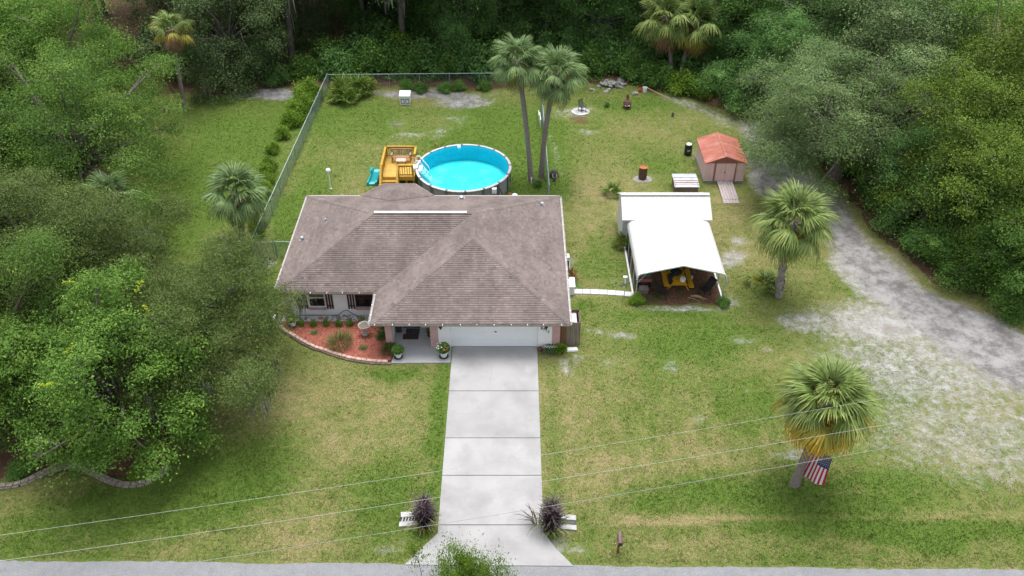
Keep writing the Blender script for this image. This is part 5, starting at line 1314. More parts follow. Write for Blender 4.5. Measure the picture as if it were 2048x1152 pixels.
# ------------------------------------------------------------------ chain-link fence
vinyl = mat('green_vinyl_wire', (.13,.19,.165), .5, .1); rail_m = mat('galvanised_rail', (.36,.47,.46), .4, .08, metal=.2); post_m = mat('fence_post', (.22,.27,.26), .5, .1)
def chain_fence(label, pts, group=None, step=2.6, h=1.2, posts=True):
    t = thing('chain_link_fence', label, 'fence', (pts[0][0], pts[0][1], 0), group)
    for i in range(len(pts)-1):
        p0, p1 = Vector((*pts[i],0)), Vector((*pts[i+1],0)); d_ = p1-p0; L2 = d_.length; d_.normalize(); n2 = Vector((-d_.y,d_.x,0))
        MB().tube([p0+Vector((0,0,h)), p1+Vector((0,0,h))], .026, 6).build('top_rail', rail_m, t)
        k2 = max(1, round(L2/step))
        for k in range(k2 + (1 if i == len(pts)-2 else 0)):
            p = p0 + d_*(L2*k/k2); end = k == 0 or k == k2
            r_ = .042 if end else .028
            MB().lathe([(r_,0),(r_,h+(.06 if end else -.02)),(0,h+(.1 if end else 0))], p, 8).build('post', post_m, t)
        m = MB(); s_ = -h; sp = .10
        while s_ < L2:
            for dr in (1, -1):
                a0, a1 = (s_, s_+h) if dr == 1 else (s_+h, s_)
                z0, z1 = .02, h-.01
                if dr == 1:
                    if a0 < 0: z0 += -a0; a0 = 0
                    if a1 > L2: z1 -= a1-L2; a1 = L2
                else:
                    if a0 > L2: z0 += a0-L2; a0 = L2
                    if a1 < 0: z1 -= -a1; a1 = 0
                if z1 - z0 < .02: continue
                q0, q1 = p0+d_*a0+Vector((0,0,z0)), p0+d_*a1+Vector((0,0,z1)); w_ = Vector((0,0,.0024)); off = n2*.004*dr
                m.add([q0+off-w_, q0+off+w_, q1+off+w_, q1+off-w_, q0+off*3, q1+off*3], [(0,1,2,3),(0,4,5,3),(1,4,5,2)])
            s_ += sp
        m.build('wire_mesh', vinyl, t, kind='stuff')
    return t
chain_fence('long chain-link fence running along the left side of the back yard', [(-16.75,47.05),(-16.06,72.45)])
chain_fence('chain-link fence along the wood at the back of the yard', [(-15.98,72.5),(2.45,72.9)])
chain_fence('chain-link fence seen almost end on, behind the pool palms', [(2.62,53.9),(2.45,72.8)])
t = chain_fence('short front chain-link fence piece between gate and house', [(-15.2,46.95),(-13.45,46.95)])
t = thing('chain_link_gate', 'chain-link gate at the front left corner of the fence over bare sand', 'gate', (-16.7,46.95,0))
MB().tube([(-16.62,46.95,1.18),(-15.32,46.95,1.18)], .024, 6).build('top_rail', rail_m, t)
MB().tube([(-16.62,46.95,.06),(-15.32,46.95,.06)], .022, 6).build('bottom_rail', rail_m, t)
for x in (-16.60,-15.34): MB().tube([(x,46.95,.05),(x,46.95,1.2)], .024, 6).build('gate_post', post_m, t)
m = MB(); s_ = -1.1
while s_ < 1.25:
    for dr in (1,-1):
        a0, a1, z0, z1 = s_, s_+1.1, .07, 1.17
        if a0 < 0: z0 -= a0; a0 = 0
        if a1 > 1.25: z1 -= a1-1.25; a1 = 1.25
        x0, x1 = (-16.6+a0, -16.6+a1) if dr == 1 else (-15.35-a0, -15.35-a1)
        m.bar((x0,46.95+.004*dr,z0),(x1,46.95+.004*dr,z1), .008,.005)
    s_ += .075
m.build('wire_mesh', vinyl, t, kind='stuff')
# odds and ends along the right fence run
t = thing('path_light', 'small white path light at the foot of the left pool palm', 'garden light', (1.42,56.25,0)); MB().lathe([(.035,0),(.035,.36),(.06,.37),(.05,.46),(0,.48)], (1.42,56.25,0), 8).build('stake', white_pl, t)
t = thing('wheelbarrow', 'dark overturned wheelbarrow leaning at the fence behind the pool palms', 'wheelbarrow', (3.1,56.9,0))
MB().lathe([(.14,.55),(.30,.32),(.36,.05)], (3.1,57.2,0), 8).build('tray', iron, t); MB().lathe([(.16,-.04),(.16,.04)], (3.12,56.6,.2), 12).build('wheel', black_metal, t)
for x in (2.98,3.26): MB().tube([(x,57.5,.1),(x,56.5,.55),(x,56.2,.5)], .02, 5).build('handle', pole_w, t)
t = thing('white_board', 'pale plank standing along the fence behind the pool palms', 'plank', (2.35,63,0)); MB().bar((2.34,57.6,.18),(2.32,61.0,.18), .03,.22).build('plank', white_pl, t); 
t = thing('white_board', 'tall white board leaning at the fence behind the right pool palm trunk', 'board', (2.2,65.3,0)); MB().bar((2.3,64.8,.4),(2.25,66.0,.45), .05,.8).build('board', white_pl, t)
t = thing('white_board', 'small white board beyond the tall white one at the fence', 'board', (2.2,66.5,0)); MB().bar((2.2,66.1,.3),(2.2,67.0,.3), .05,.5).build('board', white_pl, t)
t = thing('orange_lantern', 'small amber jar lantern near the pool pump', 'lantern', (-.15,54.3,0)); MB().lathe([(.12,0),(.14,.1),(.14,.26),(.09,.3),(.11,.34),(0,.38)], (-.15,54.3,0), 10).build('jar', mat('amber', (.22,.10,.035), .35), t)
t = thing('white_drum', 'white round filter drum just behind the roof edge beside the pool', 'drum', (.2,53.7,0)); MB().lathe([(.22,0),(.23,.5),(.2,.58),(.1,.62),(0,.63)], (.2,53.7,0), 14).build('drum', white_pl, t)

# ------------------------------------------------------------------ pink shed with rusty roof
pink_metal = mat('faded_pink_metal', (.68,.455,.435), .55, .06, 2, dirt=(.52,.40,.40), dscale=1.5, damt=.5, stretch=(4,4,.6))
pink_side = pink_metal
rust_roof = mat('rusty_red_roof', (.33,.105,.070), .65, .18, 1.5, dirt=(.42,.24,.215), dscale=1.1, damt=.75, stretch=(.5,2.4,2.4))
brown_trim = mat('brown_trim', (.27,.115,.085), .6, .1)
base_m = mat('grey_block_base', (.22,.22,.225), .9, .2, 5)
shed = thing('garden_shed', 'faded pink metal shed with rusty red gable roof and double doors', 'shed', (15.45,58.1,0))
SX0, SX1, SY0, SY1 = 14.02, 16.86, 56.35, 59.95
MB().box(SX0-.04,SX1+.04,SY0-.04,SY1+.04,0,.16).build('base', base_m, shed)
def ribwall(name, p0, p1, z0, z1, m, parent, pitch=.16, dep=.012, out=(0,-1)):
    p0, p1 = Vector((*p0,0)), Vector((*p1,0)); d_ = p1-p0; L2 = d_.length; d_.normalize(); o_ = Vector((*out,0)); n2 = int(L2/pitch)*2; vs = []
    for k in range(n2+1):
        q = p0 + d_*(L2*k/n2) + o_*(dep if (k//1) % 2 else 0); vs += [(q.x,q.y,z0),(q.x,q.y,z1)]
    return MB().add(vs, [(2*k,2*k+2,2*k+3,2*k+1) for k in range(n2)]).build(name, m, parent)
MB().box(SX0+.02,SX1-.02,SY0+.02,SY1-.02,.16,1.62).build('body', pink_metal, shed)
ribwall('wall', (SX0,SY0),(SX0+.62,SY0),.16,1.60,pink_metal,shed); ribwall('wall', (SX1-.62,SY0),(SX1,SY0),.16,1.60,pink_metal,shed)
ribwall('wall', (SX0,SY0),(SX0,SY1),.16,1.60,pink_metal,shed,out=(-1,0)); ribwall('wall', (SX1,SY0),(SX1,SY1),.16,1.60,pink_metal,shed,out=(1,0))
for x0, x1 in ((SX0+.74,15.43),(15.45,SX1-.72)):
    dr_ = ribwall('door', (x0,SY0-.03),(x1,SY0-.03),.18,1.58,pink_metal,shed,.14,.01)
MB().box(15.40,15.47,SY0-.07,SY0-.035,.82,.92).build('handle', iron, shed)
for x in (SX0+.62, SX1-.72): MB().box(x,x+.10,SY0-.055,SY0+.0,.16,1.62).build('door_trim', brown_trim, shed)
MB().box(SX0-.03,SX1+.03,SY0-.03,SY0-.012,.10,.18).build('sill_rail', white_pl, shed)
mxs, RZs = 15.36, 2.16
MB().add([(SX0,SY0-.015,1.60),(SX1,SY0-.015,1.60),(mxs,SY0-.015,RZs-.03)], [(0,1,2)]).build('gable', brown_trim, shed)
for sgn, xe in ((-1,SX0-.10),(1,SX1+.10)):
    n2 = 22; vs = []
    for k in range(n2*2+1):
        y = SY0-.10 + (SY1-SY0+.2)*k/(n2*2); h_ = .018 if k % 2 else 0
        vs += [(xe,y,1.62+h_),(mxs,y,RZs+h_)]
    rp = MB().add(vs, [(2*k,2*k+1,2*k+3,2*k+2) if sgn < 0 else (2*k,2*k+2,2*k+3,2*k+1) for k in range(n2*2)]).build('roof_panel', rust_roof, shed)
    MB().bar((xe,SY0-.11,1.60),(mxs,SY0-.11,RZs), .03,.07).build('rake_trim', rust_roof, rp)
    MB().bar((xe,SY0-.1,1.605),(xe,SY1+.1,1.605), .04,.06).build('eave_trim', rust_roof, rp)
MB().bar((mxs,SY0-.11,RZs+.02),(mxs,SY1+.11,RZs+.02), .14,.03).build('ridge_cap', rust_roof, shed)
ramp_w = mat('weathered_ramp_wood', (.40,.34,.335), .85, .14, 5, .4, 40, dirt=(.22,.18,.175), dscale=6, damt=.5, stretch=(4,.5,1))
t = thing('shed_ramp', 'weathered wooden plank ramp leading up to the pink shed doors', 'ramp', (15.5,55,0))
for k in range(6):
    x = 14.93 + .19*k; MB().bar((x+.09,56.30,.17),(x+.10,53.95,.05), .172,.035).build('plank', ramp_w, t)
for k in range(5): MB().bar((15.02+.225*k,53.92,.045),(15.06+.225*k,53.45,.02), .21,.03).build('plank', ramp_w, t)
MB().box(14.95,16.05,53.90,53.97,0,.03).build('cross_board', brown_trim, t)
t = thing('black_barrel', 'black plastic drum standing behind the left side of the pink shed', 'barrel', (13.6,60.4,0)); MB().lathe([(.26,0),(.29,.05),(.29,.28),(.30,.30),(.29,.32),(.29,.58),(.30,.6),(.29,.62),(.28,.88),(0,.88)], (13.5,60.5,0), 16).build('drum', black_metal, t)
MB().lathe([(.22,.885),(.2,.93),(0,.94)], (13.5,60.5,0), 12).build('lid', white_pl, t); MB().box(13.36,13.6,60.19,60.205,.4,.55).build('label', mat('grey_label', (.25,.25,.26), .6), t)
crate_w = mat('weathered_crate_wood', (.21,.15,.115), .9, .2, 5, .5, 30, dirt=(.12,.09,.075), dscale=5, damt=.6, stretch=(5,5,.6))
t = thing('wooden_lean_to', 'low weathered wooden bin with a galvanised and rust striped tin roof', 'wooden bin', (12.45,55.4,0))
BX0, BX1, BY0, BY1 = 11.66, 13.26, 54.65, 56.15
n2 = 12
for k in range(n2):
    w_ = (BX1-BX0)/n2; piece('plank', box_mesh('plank', w_-.012, .025, .62+.02*(k % 2), crate_w), t, (BX0+w_*(k+.5), BY0, 0))
for k in range(11):
    w_ = (BY1-BY0)/11
    for x in (BX0, BX1): piece('plank', box_mesh('plank', .025, w_-.012, .70, crate_w), t, (x, BY0+w_*(k+.5)+.02, 0))
MB().box(BX0,BX1,BY1-.02,BY1,0,.72).build('back_wall', crate_w, t)
tin = mat('bluish_tin', (.48,.50,.53), .4, .1, 3, metal=.3, dirt=(.33,.31,.31), dscale=2.5, damt=.5); tin_r = mat('rust_streak_tin', (.28,.10,.075), .8, .25, 4)
for k, (y0, y1, m) in enumerate(((54.56,54.90,tin),(54.90,55.10,tin),(55.10,55.18,tin_r),(55.18,55.34,tin),(55.34,55.39,tin_r),(55.39,55.75,tin),(55.75,56.25,tin))):
    z0, z1 = .66 + (y0-54.56)*.06 + .004*k, .66 + (y1-54.56)*.06 + .004*k
    MB().bar((BX0-.08+.02*(k % 2),(y0+y1)/2,(z0+z1)/2),(BX1+.08+.02*(k % 2),(y0+y1)/2,(z0+z1)/2), y1-y0+.02,.018).build('roof_sheet', m, t)

# ------------------------------------------------------------------ white metal building and carport
wm_roof = mat('white_metal_roof', (.50,.50,.485), .45, .03, 1.2, dirt=(.47,.46,.43), dscale=.7, damt=.35); wm_wall = mat('white_metal_wall', (.56,.56,.55), .45, .03, 2, dirt=(.46,.45,.42), dscale=2, damt=.3)
bl = thing('metal_building', 'white metal storage building with ridged walls behind the carport', 'metal building', (10,49.6,0))
MX0, MX1, MY0, MY1 = 7.2, 12.72, 48.62, 51.15
hz = lambda y: 2.20 + (y-48.0)*.54 if y <= 49.65 else 2.20 + (51.3-y)*.54
def sidewall(x, o_):
    vs = []; n2 = 30
    for k in range(n2+1):
        y = MY0 + (MY1-MY0)*k/n2; xx = x + o_*(.018 if k % 2 else 0); vs += [(xx,y,0),(xx,y,hz(y)-.03)]
    MB().add(vs, [(2*k,2*k+2,2*k+3,2*k+1) for k in range(n2)]).build('side_wall', wm_wall, bl)
sidewall(MX0,-1); sidewall(MX1,1)
fw = MB(); n2 = 2*14; vs = []
for k in range(n2+1):
    z = 2.42*k/n2; vs += [(MX0,MY0-(.02 if k % 2 else 0),z),(MX1,MY0-(.02 if k % 2 else 0),z)]
fw.add(vs, [(2*k,2*k+1,2*k+3,2*k+2) for k in range(n2)]).build('front_wall', wm_wall, bl)
MB().box(MX0,MX1,MY1-.03,MY1,0,2.2).build('back_wall', wm_wall, bl)
def ridged_sheet(name, prof, y0, y1, n_rib, m, parent, axis='y', t_=.018, rib=.016):
    """a folded metal sheet: profile points (a,z) swept along the other axis, with raised ribs running down the slope"""
    vs = []; f_ = []; K = len(prof); S = []
    for k in range(n_rib):
        c = y0 + (y1-y0)*(k+.5)/n_rib; S += [(c-.045,0),(c-.02,rib),(c+.02,rib),(c+.045,0)]
    S = [(y0,0)] + S + [(y1,0)]
    for s_, h_ in S:
        for a, z in prof: vs.append((a,s_,z+h_) if axis == 'y' else (s_,a,z+h_))
    for i in range(len(S)-1):
        for j in range(K-1):
            q = (i*K+j, i*K+j+1, (i+1)*K+j+1, (i+1)*K+j); f_.append(q)
    return MB().add(vs, f_).build(name, m, parent)
rf_ = ridged_sheet('roof', [(47.98,2.19),(49.65,3.09),(51.35,2.19)], MX0-.10, MX1+.12, 18, wm_roof, bl, axis='x')
MB().bar((MX0-.12,49.65,3.115),(MX1+.13,49.65,3.115), .30,.02).build('ridge_cap', wm_roof, rf_)
for x in (MX0-.11, MX1+.13):
    MB().bar((x,47.97,2.15),(x,49.65,3.06), .02,.10).build('rake_trim', wm_roof, rf_); MB().bar((x,51.36,2.15),(x,49.65,3.06), .02,.10).build('rake_trim', wm_roof, rf_)
MB().bar((MX0-.11,47.975,2.15),(MX1+.13,47.975,2.15), .02,.08).build('eave_trim', wm_roof, rf_)
cpm = thing('carport', 'open fronted white metal carport with curved eaves over a brown dirt floor', 'carport', (10.1,45.4,0))
def cprof(off=0):
    l_ = [(7.42,1.66),(7.44,1.84),(7.50,1.98),(7.62,2.08),(7.80,2.14),(10.09,2.70)]
    r_ = [(20.18-x, z) for x, z in reversed(l_[:-1])]
    return [(x + (off if x < 10 else -off if x > 10.2 else 0), z-off) for x, z in l_+r_]
rf_ = ridged_sheet('roof', cprof(), 42.30, 48.15, 1, wm_roof, cpm, rib=.0)
for k in range(2, 18):            # ribs running front to back
    q = k/19; x = 7.62 + (12.56-7.62)*q; z = np.interp(x, [p[0] for p in cprof()], [p[1] for p in cprof()])
    MB().bar((x,42.31,z+.008),(x,48.14,z+.008), .05,.016).build('rib', wm_roof, rf_)
tr2 = MB(); pr = cprof()
for p, q in zip(pr[:-1], pr[1:]): tr2.bar((p[0],42.29,p[1]),(q[0],42.29,q[1]), .06,.075)
tr2.build('front_trim', mat('greenish_white_trim', (.62,.66,.62), .45, .03), rf_)
for y in (42.36, 43.8, 45.25, 46.7, 48.05):
    pr = cprof(.05)
    MB().tube([(x,y,z) for x, z in pr], .032, 6).build('bow', rail_m, cpm)
    for x in (7.47, 12.71): MB().tube([(x,y,0),(x,y,1.72)], .034, 6).build('leg', rail_m, cpm)
    for sg, x in ((1,7.47),(-1,12.71)): MB().tube([(x,y,1.35),(x+sg*.55,y,2.12)], .02, 5).build('brace', rail_m, cpm)
for x in (7.40, 12.78): MB().box(x-.05,x+.05,42.35,48.1,.0,.09).build('base_rail', white_pl, cpm)
# picnic table and the things on and round it
yel = mat('yellow_paint', (.56,.30,.012), .5, .1, 4, dirt=(.36,.20,.03), dscale=5, damt=.4)
t = thing('picnic_table', 'yellow picnic table with attached benches under the carport', 'picnic table', (10.22,44.1,0))
for k in range(5): MB().box(9.84+.155*k, 9.985+.155*k, 43.15, 45.05, .72, .76).build('top_board', yel, t)
for x0 in (9.32, 10.82):
    for k in range(2): MB().box(x0+.155*k, x0+.145+.155*k, 43.15, 45.05, .42, .46).build('bench_board', yel, t)
for y in (43.45, 44.75):
    for sg in (-1, 1): MB().bar((10.22+sg*.26,y,.72),(10.22+sg*.66,y,.0), .045,.10,(0,1,0)).build('leg', yel, t)
    MB().bar((9.34,y+.05,.38),(11.10,y+.05,.38), .045,.09).build('bench_bearer', yel, t)
    MB().bar((9.86,y+.05,.68),(10.58,y+.05,.68), .045,.07).build('top_bearer', yel, t)
blk_cloth = mat('black_cloth', (.016,.018,.024), .85, .3, 6)
t = thing('black_jacket', 'black crumpled bag draped over the yellow picnic table', 'bag', (10.0,44.0,.76))
MB().blob((10.12,44.15,.90),(.36,.34,.17), 8, .16, 12, 7).build('bag', blk_cloth, t, True)
MB().tube([(9.9,43.95,.86),(9.74,43.7,.70),(9.73,43.5,.40)], [.13,.12,.09], 8).build('sleeve', blk_cloth, t, True)
t = thing('white_bucket', 'white tub with lid at the front of the yellow picnic table', 'tub', (10.42,43.42,.76)); MB().lathe([(.15,0),(.17,.16),(.19,.16),(.19,.19),(.17,.2),(0,.205)], (10.42,43.4,.76), 18).build('tub', white_pl, t)
t = thing('white_cup', 'small white cup on the dirt floor right of the picnic table', 'cup', (11.15,44.9,0)); MB().lathe([(.07,0),(.10,.18),(.09,.18),(.06,.02),(0,.02)], (11.25,44.6,.0), 10).build('cup', white_pl, t)
t = thing('wagon', 'faded red wagon with a grey tub under the left front of the carport', 'wagon', (8.1,43.8,0))
red_f = mat('faded_red', (.34,.10,.09), .6, .12, 4)
MB().box(7.72,8.62,43.75,44.3,.40,.46).box(7.72,8.62,43.72,43.75,.46,.62).box(7.72,8.62,44.3,44.33,.46,.62).build('tray', red_f, t)
for x in (7.85,8.45):
    for y in (43.74,44.3): MB().tube([(x,y-.03,.16),(x,y+.03,.16)], .16, 12).build('wheel', black_metal, t)
MB().box(7.80,8.58,43.95,44.28,.47,.78).build('grey_tub', mat('dark_grey_tub', (.09,.095,.10), .6), t)
MB().tube([(7.75,44.0,.42),(7.55,43.9,.7)], .02, 6).build('handle', black_metal, t)
t = thing('plastic_bin', 'grey brown plastic bin on the dirt in front of the red wagon', 'bin', (8.1,43.2,0)); MB().add([(7.85,43.05,0),(8.3,43.05,0),(8.3,43.4,0),(7.85,43.4,0),(7.8,43.0,.36),(8.35,43.0,.36),(8.35,43.45,.36),(7.8,43.45,.36)], [(3,2,1,0),(4,5,6,7),(0,1,5,4),(1,2,6,5),(2,3,7,6),(3,0,4,7)]).build('bin', mat('grey_brown_plastic', (.17,.15,.14), .7, .1), t)
blkpl = mat('black_plastic', (.022,.02,.02), .5, .2)
simple_chair('black reclining lawn chair at the front left of the carport floor', 9.2, 42.78, 1.15, blkpl, .95, .42, 0, False, 'lounge_chair')
simple_chair('black reclining lawn chair with tall back at the front right of the carport floor', 11.75, 43.0, -1.0, blkpl, 1.0, .46, 0, False, 'lounge_chair')
t = thing('stick_pile', 'few pale bare sticks lying on the carport floor', 'sticks', (11.1,42.7,0)); rr = random.Random(2)
for k in range(7):
    x, y = 10.7+rr.uniform(0,.5), 42.75+rr.uniform(-.1,.2); MB().tube([(x,y,.03),(x+.3,y-.1+rr.uniform(-.05,.05),.05),(x+.65,y-.32+rr.uniform(-.15,.15),.03)], [.016,.012,.007], 5).build('stick', pole_w, t)
# stepping stones, bird feeder
pav = mat('white_paver', (.52,.52,.52), .85, .05, 3)
t = thing('stepping_stones', 'row of seven white paving slabs from the house to the carport', 'path', (5.6,43.2,0)); t['kind'] = 'structure'
del t['label']; del t['category']
for k in range(7):
    x = 4.06 + .512*k; piece('paver', box_mesh('paver', .49, .46, .06, pav, .008), t, (x, 43.26-.008*k*k*.9, .0), -.015-.012*k)
t = thing('bird_feeder', 'grey pole with a dark cross board and white pipe top beside the carport', 'bird feeder', (6.85,42.75,0))
MB().tube([(6.85,42.75,0),(6.83,42.75,1.15)], .018, 6).build('pole', galv, t); MB().bar((6.5,42.6,.98),(7.12,42.95,1.02), .18,.03).build('board', iron, t)
MB().tube([(6.83,42.75,1.02),(6.80,42.78,1.5)], .04, 8).build('pipe', white_pl, t); MB().box(6.68,6.92,42.7,42.86,1.48,1.54).build('cap', white_pl, t)
# right side of the house: air conditioner, step, pad, hose
t = thing('air_conditioner', 'grey and white air conditioning unit against the right wall of the house', 'air conditioner', (3.25,46,0))
MB().box(2.85,3.62,45.5,46.25,.06,.72).build('cabinet', mat('ac_grey', (.12,.125,.135), .5, .1), t); MB().box(2.80,3.72,45.4,46.35,0,.06).build('pad', walkc, t)
MB().box(2.83,3.64,45.85,46.27,.72,.75).build('top', white_pl, t); MB().lathe([(.16,.0),(.16,.03),(.0,.04)], (3.35,46.05,.75), 14).build('fan_guard', iron, t)
t = thing('utility_box', 'white wooden step box below the right eave at the end of the white path', 'box', (3.4,43.4,0))
MB().box(2.75,3.80,42.95,43.85,0,.62).build('box', white_pl, t); MB().box(2.75,3.85,42.9,43.9,.62,.66).build('lid', white_pl, t); MB().box(3.35,3.5,43.72,43.9,.66,.78).build('tap', iron, t)
t = thing('splash_block', 'small white slab on the ground by the right wall of the house', 'slab', (3.4,49.4,0)); MB().box(3.0,3.55,49.2,49.6,0,.07).build('slab', white_pl, t)
t = thing('garden_hose', 'green garden hose curving on the grass by the white step box', 'hose', (4,44,0)); MB().tube([(3.6,44.2,.1),(3.85,44.15,.04),(4.05,43.9,.03),(4.12,43.6,.03)], .025, 6).build('hose', mat('green_rubber', (.03,.25,.08), .5), t)
# wooden screen
scr_w = mat('grey_fence_wood', (.20,.165,.125), .9, .16, 4, .4, 30, dirt=(.32,.29,.25), dscale=4, damt=.6, stretch=(5,5,.5)); scr_b = mat('brown_fence_wood', (.16,.085,.045), .85, .16, 4, .4, 30, stretch=(5,5,.5))
t = thing('wooden_screen', 'weathered plank screen fence beside the garage corner', 'fence', (3.25,38.3,0)); rr = random.Random(8)
for k in range(9):
    x = 2.78 + .122*k; piece('plank', box_mesh('plank', .116, .022, 1.72+rr.uniform(-.03,.03), scr_b if k < 3 else scr_w), t, (x, 38.28, .0), rr.uniform(-.01,.01))
for k in range(9):
    y = 38.36 + .122*k; piece('plank', box_mesh('plank', .022, .116, 1.72+rr.uniform(-.03,.03), scr_w), t, (3.84, y, 0))
MB().box(3.78,3.828,38.30,39.4,1.45,1.54).build('rail', scr_w, t); MB().box(2.75,3.75,38.292,38.34,1.45,1.54).build('rail', scr_w, t); MB().box(2.72,3.83,39.42,39.46,0,1.7).build('back_panel', scr_b, t)
for y, lb in ((38.42,'waste bin with pale grey lid nearest the front planks of the wooden screen'),(38.92,'waste bin with pale grey lid at the back inside the wooden screen')):
    t = thing('waste_bin', lb, 'bin', (3.3,y,0))
    MB().box(2.85,3.62,y,y+.46,0,1.42).build('bin_body', mat('bin_grey', (.25,.26,.28), .6), t); MB().box(2.80,3.66,y-.01,y+.475,1.42,1.49).build('lid', mat('pale_lid', (.50,.52,.56), .5, .05), t)
t = thing('planter_box', 'long dark planter trough with small white flowers by the garage', 'planter', (2.1,37.75,0))
MB().box(1.72,2.62,37.62,37.90,0,.20).build('trough', mat('dark_planter', (.085,.078,.085), .8, .2, 5), t); MB().box(1.76,2.58,37.66,37.86,.20,.215).build('soil', bark, t)
blades(MB(), (2.15,37.76,.2), 160, .36, .16, .15, .04, 77).build('leaves', LEAF['shrub'], t); fl_ = MB()
for k in range(16): fl_.blob((1.8+.05*k, 37.70+.12*((k*7) % 3)/2, .34+.03*(k % 2)), .03, k, .1, 5, 3)
fl_.build('flowers', white_pl, t, kind='stuff')
t = thing('clay_pot', 'small dark brown pot at the right edge of the garage door', 'flower pot', (1.58,37.8,0)); MB().lathe([(.09,0),(.13,.20),(.14,.2),(.14,.24),(.10,.24),(.09,.18),(0,.17)], (1.58,37.8,.0), 12).build('pot', clay, t)
t = thing('downspout_block', 'white plastic splash block on the grass in front of the plank screen', 'splash block', (3.45,37.9,0)); MB().add([(3.1,37.72,0),(3.75,37.78,0),(3.7,38.02,0),(3.12,37.98,0),(3.12,37.74,.09),(3.73,37.80,.09),(3.68,38.0,.12),(3.14,37.96,.14)], [(3,2,1,0),(4,5,6,7),(0,1,5,4),(1,2,6,5),(2,3,7,6),(3,0,4,7)]).build('block', white_pl, t)

# ------------------------------------------------------------------ porch and front bed things
def pot_plant(label, x, y, z, leafm, r, hgt, n, seed, flowers=None, potm=white_pl):
    t = thing('potted_plant', label, 'potted plant', (x,y,z))
    MB().lathe([(.15*r,0),(.22*r,.30*r),(.25*r,.30*r),(.25*r,.35*r),(.2*r,.35*r),(.18*r,.28*r),(0,.27*r)], (x,y,z+.03), 14).build('pot', potm, t)
    MB().lathe([(.16*r,0),(.25*r,.03),(.24*r,.05),(.0,.03)], (x,y,z), 14).build('saucer', black_metal, t)
    m = MB(); rb_ = random.Random(seed)
    for k in range(n):
        d_ = Vector((rb_.gauss(0,1),rb_.gauss(0,1),rb_.gauss(0,1))).normalized(); p = Vector((x,y,z+.35*r+hgt*.5)) + Vector((d_.x*.30*r,d_.y*.30*r,d_.z*hgt*.5))
        a = rb_.uniform(0,6.28); l_ = .10*r; tx, ty = math.cos(a)*l_, math.sin(a)*l_
        m.add([p+Vector((-tx,-ty,0)), p+Vector((ty*.5,-tx*.5,.02)), p+Vector((tx,ty,rb_.uniform(-.06,.02))), p+Vector((-ty*.5,tx*.5,.02))], [(0,1,2,3)], rb_.random())
    m.build('leaves', leafm, t)
    if flowers:
        for nm_, mm, c in flowers:
            f_ = MB()
            for k in range(c):
                a = rb_.uniform(0,6.28); q = rb_.uniform(.1,.3)*r; f_.blob((x+math.cos(a)*q+(-.1*r if mm is white_pl else .14*r), y+math.sin(a)*q-.06, z+.35*r+hgt*rb_.uniform(.5,1.02)), .035*r, k, .2, 5, 3)
            f_.build(nm_, mm, t, kind='stuff')
    return t
pot_plant('green plant in a white pot on the left of the entry walk', -6.36,37.22,.06, LEAF['shrub'], 1.0, .42, 240, 1)
pot_plant('white and red flowering plant in a white pot on the right of the entry walk', -3.82,37.28,.06, LEAF['shrub'], 1.1, .5, 260, 2, [('white_flowers', white_pl, 26), ('red_flowers', red_pl, 12)])
pot_plant('small plant in a white fluted pot at the left end of the white stones', -12.78,39.9,.13, LEAF['bright'], 1.05, .3, 90, 3)
pot_plant('small leafy plant beside the right porch pillar', -4.75,39.05,.075, LEAF['shrub'], .6, .3, 90, 4, potm=clay)
t = thing('stone_urn', 'dark urn standing at the left inside the porch', 'urn', (-6.55,39.55,.075)); MB().lathe([(.14,0),(.18,.03),(.10,.12),(.2,.3),(.22,.42),(.12,.52),(.10,.6),(.15,.64),(.0,.6)], (-6.55,39.45,.075), 14).build('urn', mat('dark_urn', (.035,.035,.042), .5, .2), t)
mat_b = mat('brown_doormat', (.06,.032,.032), .95, .2, 20, .5, 60); mat_k = mat('patterned_doormat', (.030,.034,.042), .95, .3, 10, .4, 60, dirt=(.16,.17,.18), dscale=9, damt=.8)
t = thing('door_mat', 'plain dark brown door mat on the porch, in front of the patterned one', 'door mat', (-5.9,39.0,.08)); MB().box(-6.28,-5.38,38.72,39.18,.077,.092).build('mat', mat_b, t)
t = thing('door_mat', 'dark patterned door mat right at the front door', 'door mat', (-5.8,39.4,.08)); MB().box(-6.14,-5.36,39.19,39.66,.077,.10).build('mat', mat_k, t)
t = thing('bird_bath', 'weathered concrete bird bath in the red mulch bed', 'bird bath', (-8.46,39.15,.13))
cst = mat('cast_concrete', (.36,.34,.31), .9, .18, 5, .4, 30); MB().lathe([(.20,0),(.20,.05),(.12,.09),(.09,.3),(.10,.48),(.16,.56)], (-8.46,39.12,.13), 14).build('pedestal', cst, t)
MB().lathe([(.10,.54),(.30,.60),(.36,.70),(.33,.70),(.26,.63),(0,.61)], (-8.46,39.12,.13), 18).build('bowl', cst, t); MB().lathe([(.29,.655),(0,.656)], (-8.46,39.12,.13), 16).build('soil', bark, t)
t = thing('black_hose', 'black garden hose looped along the foot of the white wall', 'hose', (-10,40.8,.1))
MB().tube([(-13.6,40.75,.12),(-12.4,40.86,.12),(-11.0,40.85,.12),(-10.3,40.84,.12),(-9.95,40.86,.45),(-9.7,40.86,.5),(-9.45,40.84,.25),(-9.1,40.75,.13),(-8.75,40.6,.12),(-8.85,40.42,.12),(-9.3,40.4,.12)], .017, 6).build('hose', black_metal, t)
MB().tube([(-9.95,40.84,.14),(-9.7,40.7,.12),(-9.55,40.5,.12),(-9.45,40.34,.13)], .017, 6).build('hose', black_metal, t)
t = thing('white_slab', 'white splash block at the left end of the front wall', 'slab', (-13.85,40.7,0)); MB().box(-14.15,-13.72,40.5,40.95,0,.07).build('slab', white_pl, t)

